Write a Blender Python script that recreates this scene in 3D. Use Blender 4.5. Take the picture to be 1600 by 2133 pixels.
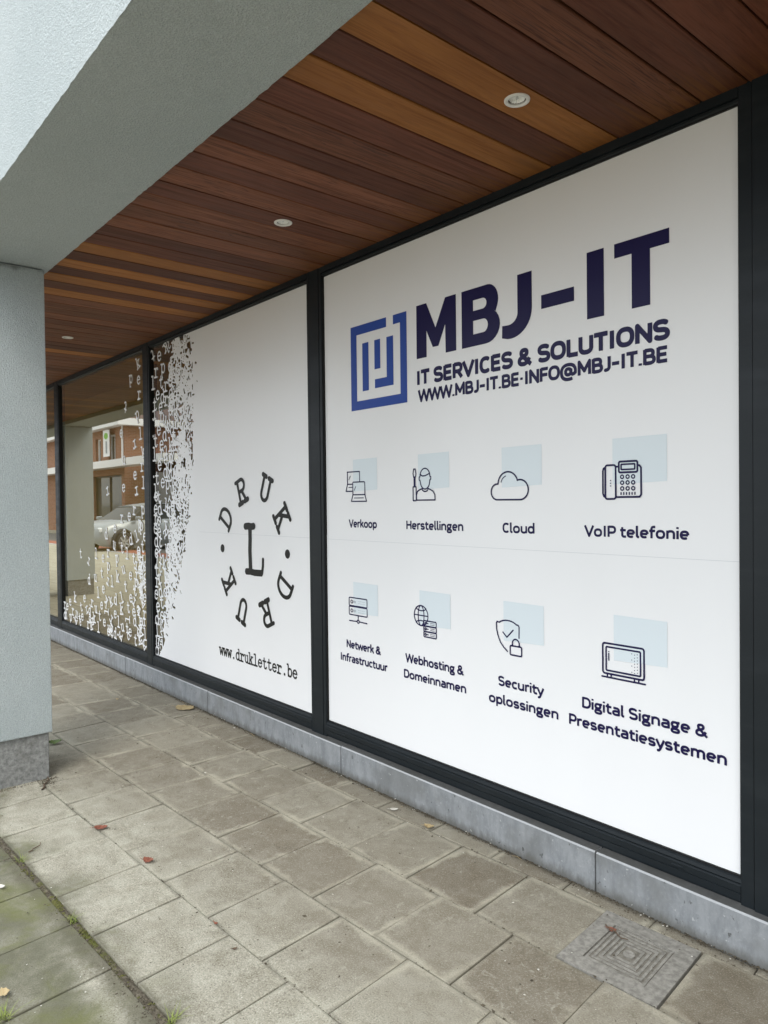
import bpy, bmesh, math, random
import numpy as np
from mathutils import Vector, Matrix
R = math.radians
for o in list(bpy.data.objects): bpy.data.objects.remove(o)
scene = bpy.context.scene
COL = scene.collection

# ------------------------------------------------------------------ camera
cam_d = bpy.data.cameras.new('camera'); cam = bpy.data.objects.new('camera', cam_d); COL.objects.link(cam)
cam_d.sensor_fit = 'VERTICAL'; cam_d.sensor_height = 24.0; cam_d.sensor_width = 18.0
cam_d.lens = 1521.8 / 2133.0 * 24.0
cam_d.clip_start = 0.05; cam_d.clip_end = 2000
_r = Vector((0.6465613, 0.76277745, -0.0113599)); _u = Vector((-0.00466278, 0.01884237, 0.99981159)); _f = Vector((-0.76284778, 0.64638652, -0.01573941))
cam.matrix_world = Matrix(((_r.x, _u.x, -_f.x, 0), (_r.y, _u.y, -_f.y, 0), (_r.z, _u.z, -_f.z, 1.55), (0, 0, 0, 1)))
scene.camera = cam

# ------------------------------------------------------------------ sky, sun, exposure
SUN_EL, SUN_AZ = 48.0, 140.0           # azimuth clockwise from +Y
world = bpy.data.worlds.new('World'); scene.world = world; world.use_nodes = True
wn = world.node_tree.nodes; wl = world.node_tree.links; wn.clear()
wo = wn.new('ShaderNodeOutputWorld'); wb = wn.new('ShaderNodeBackground'); ws = wn.new('ShaderNodeTexSky')
wh = wn.new('ShaderNodeHueSaturation'); wm = wn.new('ShaderNodeMixRGB')
ws.sky_type = 'NISHITA'; ws.sun_disc = False; ws.sun_elevation = R(SUN_EL); ws.sun_rotation = R(SUN_AZ)
ws.air_density = 1.0; ws.dust_density = 4.0; ws.ozone_density = 1.0
wh.inputs['Saturation'].default_value = 0.35
wm.blend_type = 'MIX'; wm.inputs[0].default_value = 0.8   # cloud layer
wc = wn.new('ShaderNodeTexCoord'); wz = wn.new('ShaderNodeSeparateXYZ'); wr = wn.new('ShaderNodeMapRange'); wk = wn.new('ShaderNodeMixRGB')
wl.new(wc.outputs['Generated'], wz.inputs[0]); wl.new(wz.outputs[2], wr.inputs[0])
for i, v in zip((1, 2, 3, 4), (0.0, 1.0, 0.5, 1.0)): wr.inputs[i].default_value = v     # overcast: zenith a little brighter than the horizon
wk.blend_type = 'MULTIPLY'; wk.inputs[0].default_value = 1.0; wk.inputs[1].default_value = (13.8, 15.0, 16.5, 1); wl.new(wr.outputs[0], wk.inputs[2]); wl.new(wk.outputs[0], wm.inputs[2])
wl.new(ws.outputs[0], wh.inputs['Color']); wl.new(wh.outputs[0], wm.inputs[1]); wl.new(wm.outputs[0], wb.inputs[0])
wb.inputs[1].default_value = 0.115; wl.new(wb.outputs[0], wo.inputs[0])
sd = bpy.data.lights.new('sun', 'SUN'); sd.energy = 0.75; sd.angle = R(25); sd.color = (1.0, 0.97, 0.92)
sun = bpy.data.objects.new('sun', sd); COL.objects.link(sun)
_az = R(SUN_AZ); _el = R(SUN_EL)
sdir = Vector((math.sin(_az) * math.cos(_el), math.cos(_az) * math.cos(_el), math.sin(_el)))
sun.rotation_euler = (-sdir).to_track_quat('-Z', 'Y').to_euler(); sun.location = (0, -20, 20)
scene.view_settings.view_transform = 'Standard'; scene.view_settings.look = 'None'
scene.view_settings.gamma = 1.0; scene.view_settings.use_curve_mapping = False
scene.view_settings.exposure = 1.12

# ------------------------------------------------------------------ node helpers
def srgb(r, g, b):
    f = lambda c: (c / 12.92 if c <= 0.04045 else ((c + 0.055) / 1.055) ** 2.4)
    return (f(r / 255), f(g / 255), f(b / 255), 1)
class NT:
    def __init__(s, name):
        s.m = bpy.data.materials.new(name); s.m.use_nodes = True
        s.n = s.m.node_tree.nodes; s.l = s.m.node_tree.links; s.n.clear()
        s.out = s.n.new('ShaderNodeOutputMaterial'); s.p = s.n.new('ShaderNodeBsdfPrincipled')
        s.l.new(s.p.outputs[0], s.out.inputs[0])
    def nd(s, t, **k):
        n = s.n.new(t)
        for a, v in k.items(): setattr(n, a, v)
        return n
    def put(s, sock, v):
        if hasattr(v, 'links'): s.l.new(v, sock)
        elif isinstance(v, tuple) and len(v) == 3 and sock.type == 'RGBA': sock.default_value = (*v, 1)
        else: sock.default_value = v
    def noise(s, vec, scale, detail=4, rough=0.55, dist=0.0):
        n = s.nd('ShaderNodeTexNoise'); s.put(n.inputs['Vector'], vec); n.inputs['Scale'].default_value = scale
        n.inputs['Detail'].default_value = detail; n.inputs['Roughness'].default_value = rough; n.inputs['Distortion'].default_value = dist
        return n.outputs['Fac']
    def ramp(s, f, a, b, ca=0.0, cb=1.0, interp='SMOOTHSTEP'):
        n = s.nd('ShaderNodeMapRange', interpolation_type=interp); s.put(n.inputs[0], f)
        for i, v in zip((1, 2, 3, 4), (a, b, ca, cb)): n.inputs[i].default_value = v
        return n.outputs[0]
    def mix(s, f, a, b, t='MIX'):
        n = s.nd('ShaderNodeMixRGB', blend_type=t); s.put(n.inputs[0], f); s.put(n.inputs[1], a); s.put(n.inputs[2], b); return n.outputs[0]
    def math(s, op, a, b=0.0):
        n = s.nd('ShaderNodeMath', operation=op); s.put(n.inputs[0], a); s.put(n.inputs[1], b); return n.outputs[0]
    def coord(s, w='Object'): return s.nd('ShaderNodeTexCoord').outputs[w]
    def pos(s): return s.nd('ShaderNodeNewGeometry').outputs['Position']
    def rnd(s): return s.nd('ShaderNodeObjectInfo').outputs['Random']
    def mapv(s, v, sc=(1, 1, 1), loc=(0, 0, 0)):
        n = s.nd('ShaderNodeMapping'); s.put(n.inputs[0], v); n.inputs['Scale'].default_value = sc; s.put(n.inputs['Location'], loc); return n.outputs[0]
    def sep(s, v): n = s.nd('ShaderNodeSeparateXYZ'); s.put(n.inputs[0], v); return n.outputs
    def comb(s, x, y, z):
        n = s.nd('ShaderNodeCombineXYZ'); s.put(n.inputs[0], x); s.put(n.inputs[1], y); s.put(n.inputs[2], z); return n.outputs[0]
    def bump(s, h, strength=0.3, dist=0.002):
        n = s.nd('ShaderNodeBump'); n.inputs['Strength'].default_value = strength; n.inputs['Distance'].default_value = dist
        s.put(n.inputs['Height'], h); s.l.new(n.outputs[0], s.p.inputs['Normal'])
    def base(s, c, rough=0.6, spec=0.5):
        s.put(s.p.inputs['Base Color'], c); s.put(s.p.inputs['Roughness'], rough); s.p.inputs['Specular IOR Level'].default_value = spec; return s.m

def plain(name, c, rough=0.6, spec=0.5, metal=0.0):
    t = NT(name); t.base(c, rough, spec); t.p.inputs['Metallic'].default_value = metal; return t.m

ang = R(2.95); ca, sa = math.cos(ang), math.sin(ang)      # the paving runs askew to the front
def m_plaster():
    t = NT('plaster'); p = t.pos()
    g = t.noise(p, 92, 2, 0.55, 0.15); ridge = t.math('ABSOLUTE', t.math('SUBTRACT', g, 0.5)); fine = t.noise(p, 210, 3, 0.7)
    big = t.noise(p, 1.3, 5, 0.6); st = t.noise(t.mapv(p, (6, 6, 0.7)), 1.5, 4)
    c = t.mix(t.ramp(big, 0.3, 0.7), (0.395, 0.435, 0.43), (0.445, 0.48, 0.472))
    c = t.mix(t.ramp(st, 0.5, 0.8, 0, 0.22), c, (0.31, 0.345, 0.34))
    c = t.mix(t.ramp(fine, 0.36, 0.62, 0.4, 0), c, (0.2, 0.225, 0.225)); c = t.mix(t.ramp(ridge, 0.05, 0.0, 0, 0.35), c, (0.27, 0.3, 0.3))
    z = t.sep(p)[2]; drip = t.math('MULTIPLY', t.ramp(t.math('ADD', z, t.math('MULTIPLY', st, 0.10)), 2.885, 2.915), t.ramp(z, 2.862, 2.85, 0, 1)); c = t.mix(t.math('MULTIPLY', drip, 0.6), c, (0.05, 0.05, 0.045))
    h = t.math('ADD', t.ramp(ridge, 0.0, 0.16), t.math('MULTIPLY', fine, 0.5))
    t.bump(h, 0.55, 0.005); return t.base(c, 0.9, 0.2)
def m_wood(name, ca, cb, cc, fg=0.55):
    t = NT(name); p = t.pos(); rnd = t.rnd()
    sh = t.comb(t.math('MULTIPLY', rnd, 37.0), t.math('MULTIPLY', rnd, 91.0), 0.0)
    q = t.mapv(p, (1, 1, 1), sh)
    grain = t.noise(t.mapv(q, (60, 1.3, 60)), 1.0, 7, 0.7, 0.6)
    fig = t.noise(t.mapv(q, (8, 1.0, 8)), 1.0, 4, 0.6, 2.6)
    rings = t.noise(t.mapv(q, (22, 0.8, 22)), 1.0, 3, 0.5, 3.5); rg = t.math('ABSOLUTE', t.math('SUBTRACT', rings, 0.5))
    fine = t.noise(t.mapv(q, (300, 7, 300)), 1.0, 3, 0.6)
    c = t.mix(t.ramp(fig, 0.35, 0.66), ca, cb)
    c = t.mix(t.ramp(rg, 0.045, 0.0, 0, fg), c, cc)
    c = t.mix(t.ramp(grain, 0.5, 0.7, 0, 0.6), c, cc); c = t.mix(t.ramp(fine, 0.5, 0.75, 0, 0.35), c, cc)
    hs = t.nd('ShaderNodeHueSaturation'); t.put(hs.inputs['Color'], c); t.put(hs.inputs['Value'], t.ramp(rnd, 0, 1, 0.82, 1.18)); c = hs.outputs[0]
    y = t.sep(p)[1]
    wet = t.math('MULTIPLY', t.ramp(t.math('ADD', y, t.math('MULTIPLY', t.noise(t.mapv(q, (14, 3, 14)), 1.0, 4), 0.55)), 2.50, 2.80), 0.5)
    c = t.mix(wet, c, t.mix(t.ramp(grain, 0.4, 0.6), (0.06, 0.02, 0.006), (0.20, 0.085, 0.022)))
    t.bump(t.math('ADD', t.math('MULTIPLY', fine, 0.6), grain), 0.3, 0.0015)
    return t.base(c, t.ramp(grain, 0.3, 0.7, 0.5, 0.65), 0.16)
def m_frame():
    t = NT('anthracite_aluminium'); p = t.pos()
    n = t.noise(p, 900, 2, 0.5); d = t.noise(t.mapv(p, (3, 3, 14)), 1.0, 5, 0.65)
    c = t.mix(t.ramp(d, 0.5, 0.78, 0, 0.35), (0.010, 0.0135, 0.016), (0.030, 0.035, 0.036))
    t.bump(n, 0.1, 0.0004); return t.base(c, t.ramp(d, 0.3, 0.7, 0.34, 0.5), 0.27)
def m_film():
    t = NT('white_vinyl'); p = t.pos()
    big = t.noise(t.mapv(p, (1.6, 1, 0.5)), 1.0, 2); wav = t.noise(t.mapv(p, (4, 1, 2.0)), 1.0, 2)
    c = t.mix(t.ramp(big, 0.3, 0.7), (0.79, 0.785, 0.78), (0.81, 0.805, 0.80))
    t.bump(wav, 0.04, 0.01); return t.base(c, 0.32, 0.5)
def m_bluestone():
    t = NT('bluestone'); p = t.pos(); z = t.sep(p)[2]
    n1 = t.noise(t.mapv(p, (17, 17, 6)), 1.0, 6, 0.7); n2 = t.noise(p, 60, 5, 0.65); n3 = t.noise(p, 3.2, 4, 0.6)
    c = t.mix(t.ramp(n1, 0.3, 0.7), (0.175, 0.185, 0.192), (0.265, 0.275, 0.28))
    c = t.mix(t.ramp(n2, 0.52, 0.75, 0, 0.5), c, (0.36, 0.365, 0.36))
    c = t.mix(t.ramp(n3, 0.48, 0.68, 0, 0.6), c, (0.14, 0.142, 0.135))
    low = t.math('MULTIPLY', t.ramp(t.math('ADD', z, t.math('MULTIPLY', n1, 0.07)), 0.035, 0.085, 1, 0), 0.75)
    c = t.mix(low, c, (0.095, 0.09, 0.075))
    spots = t.ramp(t.noise(p, 38, 2, 0.5), 0.70, 0.75, 0, 0.6); c = t.mix(spots, c, (0.5, 0.5, 0.48))
    pits = t.ramp(t.noise(t.mapv(p, (1, 1, 0.6)), 40, 3, 0.6), 0.34, 0.28, 0, 0.75); c = t.mix(pits, c, (0.05, 0.05, 0.045))
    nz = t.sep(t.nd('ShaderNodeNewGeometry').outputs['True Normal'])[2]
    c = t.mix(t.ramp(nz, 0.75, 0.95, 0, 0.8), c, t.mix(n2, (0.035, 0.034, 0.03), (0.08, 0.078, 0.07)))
    arris_highlight = t.math('MULTIPLY', t.ramp(nz, 0.3, 0.5), t.ramp(nz, 0.93, 0.8)); c = t.mix(t.math('MULTIPLY', arris_highlight, 0.8), c, (0.40, 0.41, 0.41))  # worn arris plus a sky highlight painted on the chamfer by face angle
    t.bump(t.math('ADD', n2, t.math('MULTIPLY', n1, 0.6)), 0.45, 0.003); return t.base(c, 0.75, 0.35)
def m_slab():
    t = NT('concrete_slab'); p = t.pos(); rnd = t.rnd(); g = t.sep(t.coord('Generated'))
    ex = t.math('MINIMUM', g[0], t.math('SUBTRACT', 1.0, g[0])); ey = t.math('MINIMUM', g[1], t.math('SUBTRACT', 1.0, g[1]))
    e = t.math('MINIMUM', ex, ey)
    n1 = t.noise(p, 9, 6, 0.7, 0.4); n2 = t.noise(p, 190, 4, 0.8); n3 = t.noise(p, 2.2, 4, 0.6); n4 = t.noise(t.mapv(p, (1, 1, 1), (7, 3, 0)), 5, 5, 0.65, 1.0)
    a = t.mix(rnd, (0.150, 0.120, 0.078), (0.30, 0.272, 0.205))
    c = t.mix(t.ramp(n1, 0.28, 0.72), t.mix(0.45, a, (0.15, 0.128, 0.095)), t.mix(0.35, a, (0.31, 0.295, 0.25)))
    ed = t.math('MULTIPLY', t.ramp(t.math('ADD', e, t.math('MULTIPLY', t.math('SUBTRACT', n4, 0.5), 0.32)), 0.03, 0.12, 1, 0), t.ramp(n3, 0.3, 0.6, 0.1, 0.8))
    c = t.mix(ed, c, (0.40, 0.37, 0.285))
    ys = t.sep(p)
    lite = t.ramp(t.math('ADD', ys[1], t.math('MULTIPLY', t.math('SUBTRACT', n3, 0.5), 0.7)), 1.75, 1.1)      # slabs turn paler outside the covered strip
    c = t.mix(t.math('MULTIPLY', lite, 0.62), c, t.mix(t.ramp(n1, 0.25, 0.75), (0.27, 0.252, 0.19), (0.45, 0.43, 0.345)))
    stain = t.ramp(n4, 0.58, 0.75, 0, 0.45); c = t.mix(stain, c, (0.125, 0.105, 0.075))
    sp = t.ramp(lite, 0, 1, 0.5, 1.0); c = t.mix(t.math('MULTIPLY', t.ramp(n2, 0.52, 0.66, 0, 0.8), sp), c, (0.50, 0.48, 0.40)); c = t.mix(t.math('MULTIPLY', t.ramp(n2, 0.48, 0.33, 0, 0.85), sp), c, (0.075, 0.068, 0.05))
    n5 = t.noise(p, 17, 5, 0.75, 1.2); c = t.mix(t.ramp(n5, 0.56, 0.70, 0, 0.5), c, (0.40, 0.385, 0.31)); c = t.mix(t.ramp(n5, 0.42, 0.30, 0, 0.4), c, (0.11, 0.098, 0.07))
    foot = t.ramp(t.math('ADD', ys[1], t.math('MULTIPLY', t.math('SUBTRACT', n1, 0.5), 0.06)), 2.425, 2.468, 0, 0.7); c = t.mix(foot, c, (0.06, 0.052, 0.038))      # dirt gathered against the plinth, with a contact shadow painted in
    n5b = t.noise(p, 4.5, 5, 0.65, 0.8)
    # moss and algae growing on the open side
    mz = t.ramp(t.math('ADD', ys[1], t.math('MULTIPLY', t.math('SUBTRACT', n3, 0.5), 0.9)), 0.98, 0.72)
    gx = t.ramp(t.noise(t.mapv(p, (1, 1, 1), (1.7, 0.4, 0)), 3.1, 6, 0.7, 0.6), 0.44, 0.66)
    v_ = t.math('ADD', t.math('MULTIPLY', ys[0], -sa), t.math('MULTIPLY', ys[1], ca))
    band = t.ramp(t.math('ADD', t.math('ABSOLUTE', t.math('SUBTRACT', v_, 0.972)), t.math('MULTIPLY', t.math('SUBTRACT', n1, 0.5), 0.09)), 0.012, 0.075, 0.72, 0)     # soil washed along the wide joint
    c = t.mix(band, c, (0.07, 0.062, 0.036))
    c = t.mix(t.math('MULTIPLY', mz, t.ramp(n5b, 0.3, 0.6, 0.5, 0.85)), c, (0.092, 0.09, 0.056))
    c = t.mix(t.math('MULTIPLY', t.math('MULTIPLY', mz, gx), 0.75), c, (0.125, 0.13, 0.045))
    c = t.mix(t.math('MULTIPLY', t.ramp(e, 0.02, 0.055, 1, 0), 0.35), c, (0.085, 0.075, 0.055))
    t.bump(t.math('ADD', n2, t.math('MULTIPLY', n1, 1.5)), 0.6, 0.003); return t.base(c, 0.9, 0.2)
def m_joint():
    t = NT('joint_sand'); p = t.pos(); n = t.noise(p, 70, 5, 0.7); n2 = t.noise(p, 4, 4)
    y = t.sep(p)[1]
    c = t.mix(t.ramp(n, 0.3, 0.7), (0.05, 0.042, 0.03), (0.15, 0.13, 0.095))
    c = t.mix(t.math('MULTIPLY', t.ramp(n2, 0.56, 0.68), t.ramp(y, 1.05, 0.85)), c, t.mix(n, (0.04, 0.05, 0.012), (0.13, 0.13, 0.035)))
    t.bump(n, 0.8, 0.006); return t.base(c, 0.95, 0.1)
def m_paving():
    t = NT('far_paving'); p = t.pos(); b = t.nd('ShaderNodeTexBrick'); t.put(b.inputs['Vector'], p)
    b.inputs['Scale'].default_value = 1.0; b.inputs['Brick Width'].default_value = 0.357; b.inputs['Row Height'].default_value = 0.365; b.inputs['Mortar Size'].default_value = 0.006
    b.inputs['Color1'].default_value = (0.33, 0.305, 0.235, 1); b.inputs['Color2'].default_value = (0.40, 0.375, 0.30, 1); b.inputs['Mortar'].default_value = (0.08, 0.07, 0.05, 1)
    n = t.noise(p, 6, 6, 0.7); c = t.mix(t.ramp(n, 0.35, 0.7, 0, 0.5), b.outputs['Color'], (0.25, 0.235, 0.17)); return t.base(c, 0.9, 0.2)
def m_noise(name, a, b, scale, rough=0.85, bumps=0.3, bd=0.003):
    t = NT(name); p = t.pos(); n = t.noise(p, scale, 5, 0.65); c = t.mix(t.ramp(n, 0.3, 0.7), a, b); t.bump(n, bumps, bd); return t.base(c, rough, 0.3)
def m_brick():
    t = NT('brick_wall'); p = t.pos(); s = t.sep(p)
    v = t.comb(t.math('ADD', s[0], s[1]), s[2], 0.0); b = t.nd('ShaderNodeTexBrick'); t.put(b.inputs['Vector'], v)
    b.inputs['Scale'].default_value = 1.0; b.inputs['Brick Width'].default_value = 0.22; b.inputs['Row Height'].default_value = 0.075; b.inputs['Mortar Size'].default_value = 0.008
    b.inputs['Color1'].default_value = (0.32, 0.14, 0.085, 1); b.inputs['Color2'].default_value = (0.225, 0.09, 0.055, 1); b.inputs['Mortar'].default_value = (0.34, 0.29, 0.23, 1)
    return t.base(b.outputs['Color'], 0.9, 0.2)
def m_glass():
    t = NT('window_glass'); t.n.remove(t.p)
    fr = t.nd('ShaderNodeFresnel'); fr.inputs[0].default_value = 1.52
    f2 = t.math('SUBTRACT', 1.0, t.math('POWER', t.math('SUBTRACT', 1.0, fr.outputs[0]), 3.6))      # four surfaces of a double pane
    n = t.noise(t.mapv(t.pos(), (1, 1, 0.35)), 1.1, 1, 0.4); bp = t.nd('ShaderNodeBump'); bp.inputs['Strength'].default_value = 0.05; bp.inputs['Distance'].default_value = 0.01; t.put(bp.inputs['Height'], n)
    tr = t.nd('ShaderNodeBsdfTransparent'); tr.inputs[0].default_value = (0.93, 0.93, 0.87, 1)
    gl = t.nd('ShaderNodeBsdfGlossy'); gl.inputs['Roughness'].default_value = 0.0; gl.inputs['Color'].default_value = (0.96, 0.93, 0.82, 1); t.l.new(bp.outputs[0], gl.inputs['Normal'])
    mx = t.nd('ShaderNodeMixShader'); t.put(mx.inputs[0], f2); t.l.new(tr.outputs[0], mx.inputs[1]); t.l.new(gl.outputs[0], mx.inputs[2]); t.l.new(mx.outputs[0], t.out.inputs[0])
    return t.m
M = {}
M['plaster'] = m_plaster()
M['wood_dark'] = m_wood('wood_dark', (0.105, 0.036, 0.019), (0.140, 0.048, 0.026), (0.052, 0.017, 0.009), 0.3)
M['wood_mid'] = m_wood('wood_mid', (0.155, 0.056, 0.028), (0.20, 0.075, 0.037), (0.066, 0.024, 0.013), 0.8)
M['wood_orange'] = m_wood('wood_orange', (0.275, 0.104, 0.025), (0.345, 0.138, 0.035), (0.175, 0.060, 0.016), 0.35)
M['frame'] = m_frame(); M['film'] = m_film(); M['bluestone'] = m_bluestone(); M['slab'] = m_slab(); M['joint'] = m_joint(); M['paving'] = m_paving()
M['glass'] = m_glass(); M['brick'] = m_brick()
M['gasket'] = plain('black_gasket', (0.006, 0.006, 0.006), 0.55, 0.3)
M['navy'] = plain('navy_print', (0.010, 0.007, 0.052), 0.34, 0.2); M['blue'] = plain('blue_print', (0.028, 0.068, 0.30), 0.34, 0.25)
M['black'] = plain('black_print', (0.013, 0.013, 0.012), 0.4, 0.2); M['pale'] = plain('pale_blue_print', (0.66, 0.72, 0.745), 0.32, 0.5); M['seam'] = plain('film_overlap', (0.60, 0.61, 0.615), 0.3)
M['white'] = plain('white_enamel', (0.72, 0.70, 0.66), 0.4); M['reflector'] = plain('lamp_reflector', (0.85, 0.85, 0.82), 0.3, 0.5, 0.35); M['dark'] = plain('dark_recess', (0.01, 0.01, 0.01), 0.8)
M['asphalt'] = m_noise('asphalt', (0.10, 0.098, 0.092), (0.15, 0.146, 0.138), 40); M['redlane'] = m_noise('red_paving', (0.26, 0.09, 0.055), (0.34, 0.13, 0.08), 20)
M['kerb'] = m_noise('kerb_concrete', (0.28, 0.275, 0.26), (0.38, 0.37, 0.35), 15); M['paint'] = plain('road_paint', (0.75, 0.75, 0.72), 0.7)
M['iron'] = m_noise('cover_cast', (0.17, 0.16, 0.138), (0.30, 0.285, 0.25), 45, 0.8, 0.7, 0.003); M['groove'] = m_noise('groove_dirt', (0.125, 0.113, 0.092), (0.22, 0.205, 0.17), 60)
M['int_wall'] = m_noise('ochre_wall', (0.30, 0.20, 0.045), (0.33, 0.22, 0.052), 2, 0.9, 0.0); M['int_floor'] = plain('interior_floor', (0.36, 0.27, 0.12), 0.6); M['int_ceil'] = plain('interior_ceiling', (0.34, 0.24, 0.085), 0.9)
M['leaf_red'] = m_noise('red_leaf', (0.13, 0.04, 0.024), (0.27, 0.10, 0.06), 90, 0.7, 0.8, .004); M['leaf_tan'] = m_noise('tan_leaf', (0.30, 0.22, 0.11), (0.45, 0.36, 0.20), 60, 0.8)
M['leaf_green'] = m_noise('green_leaf', (0.08, 0.12, 0.04), (0.14, 0.19, 0.06), 40, 0.7); M['grass'] = m_noise('grass_blades', (0.13, 0.17, 0.03), (0.26, 0.29, 0.08), 30, 0.7)
M['moss'] = m_noise('moss', (0.04, 0.042, 0.012), (0.12, 0.115, 0.03), 120, 0.95); M['dirt'] = m_noise('dirt', (0.04, 0.033, 0.022), (0.12, 0.10, 0.07), 120, 0.95); M['twig'] = plain('twig', (0.10, 0.065, 0.04), 0.9)
M['litter'] = plain('pale_litter', (0.55, 0.52, 0.45), 0.8); M['carpaint'] = plain('silver_car_paint', (0.30, 0.32, 0.325), 0.3, 0.5, 0.4); M['carglass'] = plain('car_glass', (0.012, 0.016, 0.014), 0.08, 0.35)
M['tyre'] = plain('tyre_rubber', (0.02, 0.02, 0.02), 0.8); M['alloy'] = plain('alloy_rim', (0.6, 0.6, 0.58), 0.3, 0.5, 0.8); M['lampglass'] = plain('headlight_glass', (0.8, 0.82, 0.82), 0.1); M['plastic'] = plain('black_plastic', (0.02, 0.02, 0.02), 0.5)
M['slate'] = m_noise('slate_roof', (0.10, 0.075, 0.07), (0.17, 0.12, 0.11), 8); M['whitewood'] = plain('white_painted_trim', (0.8, 0.8, 0.79), 0.5); M['winpane'] = plain('far_window_pane', (0.06, 0.07, 0.07), 0.08); M['sign_green'] = plain('sign_green', (0.16, 0.42, 0.03), 0.5); M['sign_grey'] = plain('sign_grey', (0.2, 0.24, 0.28), 0.5)
M['soil'] = m_noise('distant_ground', (0.10, 0.10, 0.08), (0.16, 0.155, 0.125), 0.5)

# ------------------------------------------------------------------ object helpers
def link(o, parent=None, label=None, cat=None, group=None, kind=None):
    COL.objects.link(o)
    if parent is not None:
        o.parent = parent
        if parent.type == 'EMPTY' or True: o.matrix_parent_inverse = Matrix.Identity(4)
    for k, v in (('label', label), ('category', cat), ('group', group), ('kind', kind)):
        if v: o[k] = v
    return o
def empty(name, loc=(0, 0, 0), rz=0, **k):
    o = bpy.data.objects.new(name, None); o.location = loc; o.rotation_euler.z = rz; o.empty_display_size = 0.1; return link(o, **k)
def mesh_obj(name, me, mat, parent=None, **k):
    if mat is not None and not me.materials: me.materials.append(M[mat] if isinstance(mat, str) else mat)
    return link(bpy.data.objects.new(name, me), parent, **k)
def pyd(name, v, f, mat, parent=None, smooth=False, **k):
    me = bpy.data.meshes.new(name); me.from_pydata([tuple(map(float, q)) for q in v], [], f); me.update()
    if smooth: me.shade_smooth()
    return mesh_obj(name, me, mat, parent, **k)
def bm_obj(name, bm, mat, parent=None, smooth=False, **k):
    me = bpy.data.meshes.new(name); bm.normal_update(); bm.to_mesh(me); bm.free()
    if smooth: me.shade_smooth()
    return mesh_obj(name, me, mat, parent, **k)
def add_box(bm, x0, x1, y0, y1, z0, z1, bev=0.0, seg=1):
    vs = [bm.verts.new((x, y, z)) for x in (x0, x1) for y in (y0, y1) for z in (z0, z1)]
    fs = [bm.faces.new([vs[i] for i in q]) for q in ((0, 1, 3, 2), (4, 6, 7, 5), (0, 4, 5, 1), (2, 3, 7, 6), (0, 2, 6, 4), (1, 5, 7, 3))]
    if bev > 0: bmesh.ops.bevel(bm, geom=list({e for f in fs for e in f.edges}), offset=bev, segments=seg, affect='EDGES', profile=0.6)
def box(name, x0, x1, y0, y1, z0, z1, mat, parent=None, bev=0.0, seg=1, **k):
    bm = bmesh.new(); add_box(bm, x0, x1, y0, y1, z0, z1, bev, seg); return bm_obj(name, bm, mat, parent, **k)
def prism(bm, poly, z0, z1, bev=0.0):
    """poly ccw in xy, extruded z0..z1, top edges bevelled"""
    b = [bm.verts.new((x, y, z0)) for x, y in poly]; t = [bm.verts.new((x, y, z1)) for x, y in poly]; n = len(poly)
    tf = bm.faces.new(t)
    for i in range(n): bm.faces.new((b[i], b[(i + 1) % n], t[(i + 1) % n], t[i]))
    if bev: bmesh.ops.bevel(bm, geom=list(tf.edges), offset=bev, segments=2, affect='EDGES', profile=0.5)
def lathe(bm, prof, c=(0, 0, 0), axis='Z', n=40):
    rings = []
    for r, h in prof:
        ring = []
        for i in range(n):
            a = 2 * math.pi * i / n; p = (r * math.cos(a), r * math.sin(a), h)
            if axis == 'Y': p = (p[0], p[2], p[1])
            ring.append(bm.verts.new((p[0] + c[0], p[1] + c[1], p[2] + c[2])))
        rings.append(ring)
    for a, b in zip(rings, rings[1:]):
        for i in range(n): bm.faces.new((a[i], a[(i + 1) % n], b[(i + 1) % n], b[i]))
    return rings

# flat cut-outs: signed field on a grid -> one flat mesh in the X,Z plane
def field_mesh(F, xs, zs, solid=None):
    """F<0 inside. returns verts (x,z) and faces"""
    V = []; Fc = []; ins = F < 0
    k = ins[:-1, :-1].astype(int) + ins[1:, :-1] + ins[1:, 1:] + ins[:-1, 1:]
    nx, nz = k.shape
    for j in range(nz):
        full = k[:, j] == 4; i = 0
        idx = np.flatnonzero(np.diff(np.concatenate(([0], full.astype(int), [0]))))
        for a, b in zip(idx[0::2], idx[1::2]):
            n = len(V); V += [(xs[a], zs[j]), (xs[b], zs[j]), (xs[b], zs[j + 1]), (xs[a], zs[j + 1])]; Fc.append((n, n + 1, n + 2, n + 3))
    for i, j in np.argwhere((k > 0) & (k < 4)):
        cs = ((i, j), (i + 1, j), (i + 1, j + 1), (i, j + 1)); poly = []
        for q in range(4):
            a = cs[q]; b = cs[(q + 1) % 4]; fa = F[a]; fb = F[b]
            if fa < 0: poly.append((xs[a[0]], zs[a[1]]))
            if (fa < 0) != (fb < 0):
                s = fa / (fa - fb); poly.append((xs[a[0]] + s * (xs[b[0]] - xs[a[0]]), zs[a[1]] + s * (zs[b[1]] - zs[a[1]])))
        if len(poly) > 2:
            n = len(V); V += poly; Fc.append(tuple(range(n, n + len(poly))))
    return V, Fc
def stroke_field(P, strokes):
    """P (...,2); strokes list of (points, halfwidth)"""
    D = np.full(P.shape[:-1], 1e9)
    for pts, w in strokes:
        pts = np.asarray(pts, float)
        if len(pts) == 1: D = np.minimum(D, np.hypot(P[..., 0] - pts[0, 0], P[..., 1] - pts[0, 1]) - w); continue
        for a, b in zip(pts[:-1], pts[1:]):
            ab = b - a; L = max(ab @ ab, 1e-12); t = np.clip(((P - a) @ ab) / L, 0, 1)[..., None]
            q = P - (a + t * ab); D = np.minimum(D, np.hypot(q[..., 0], q[..., 1]) - w)
    return D
def arc(cx, cz, rx, rz, a0, a1, n=14): return [(cx + rx * math.cos(R(a0 + (a1 - a0) * i / n)), cz + rz * math.sin(R(a0 + (a1 - a0) * i / n))) for i in range(n + 1)]
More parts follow.
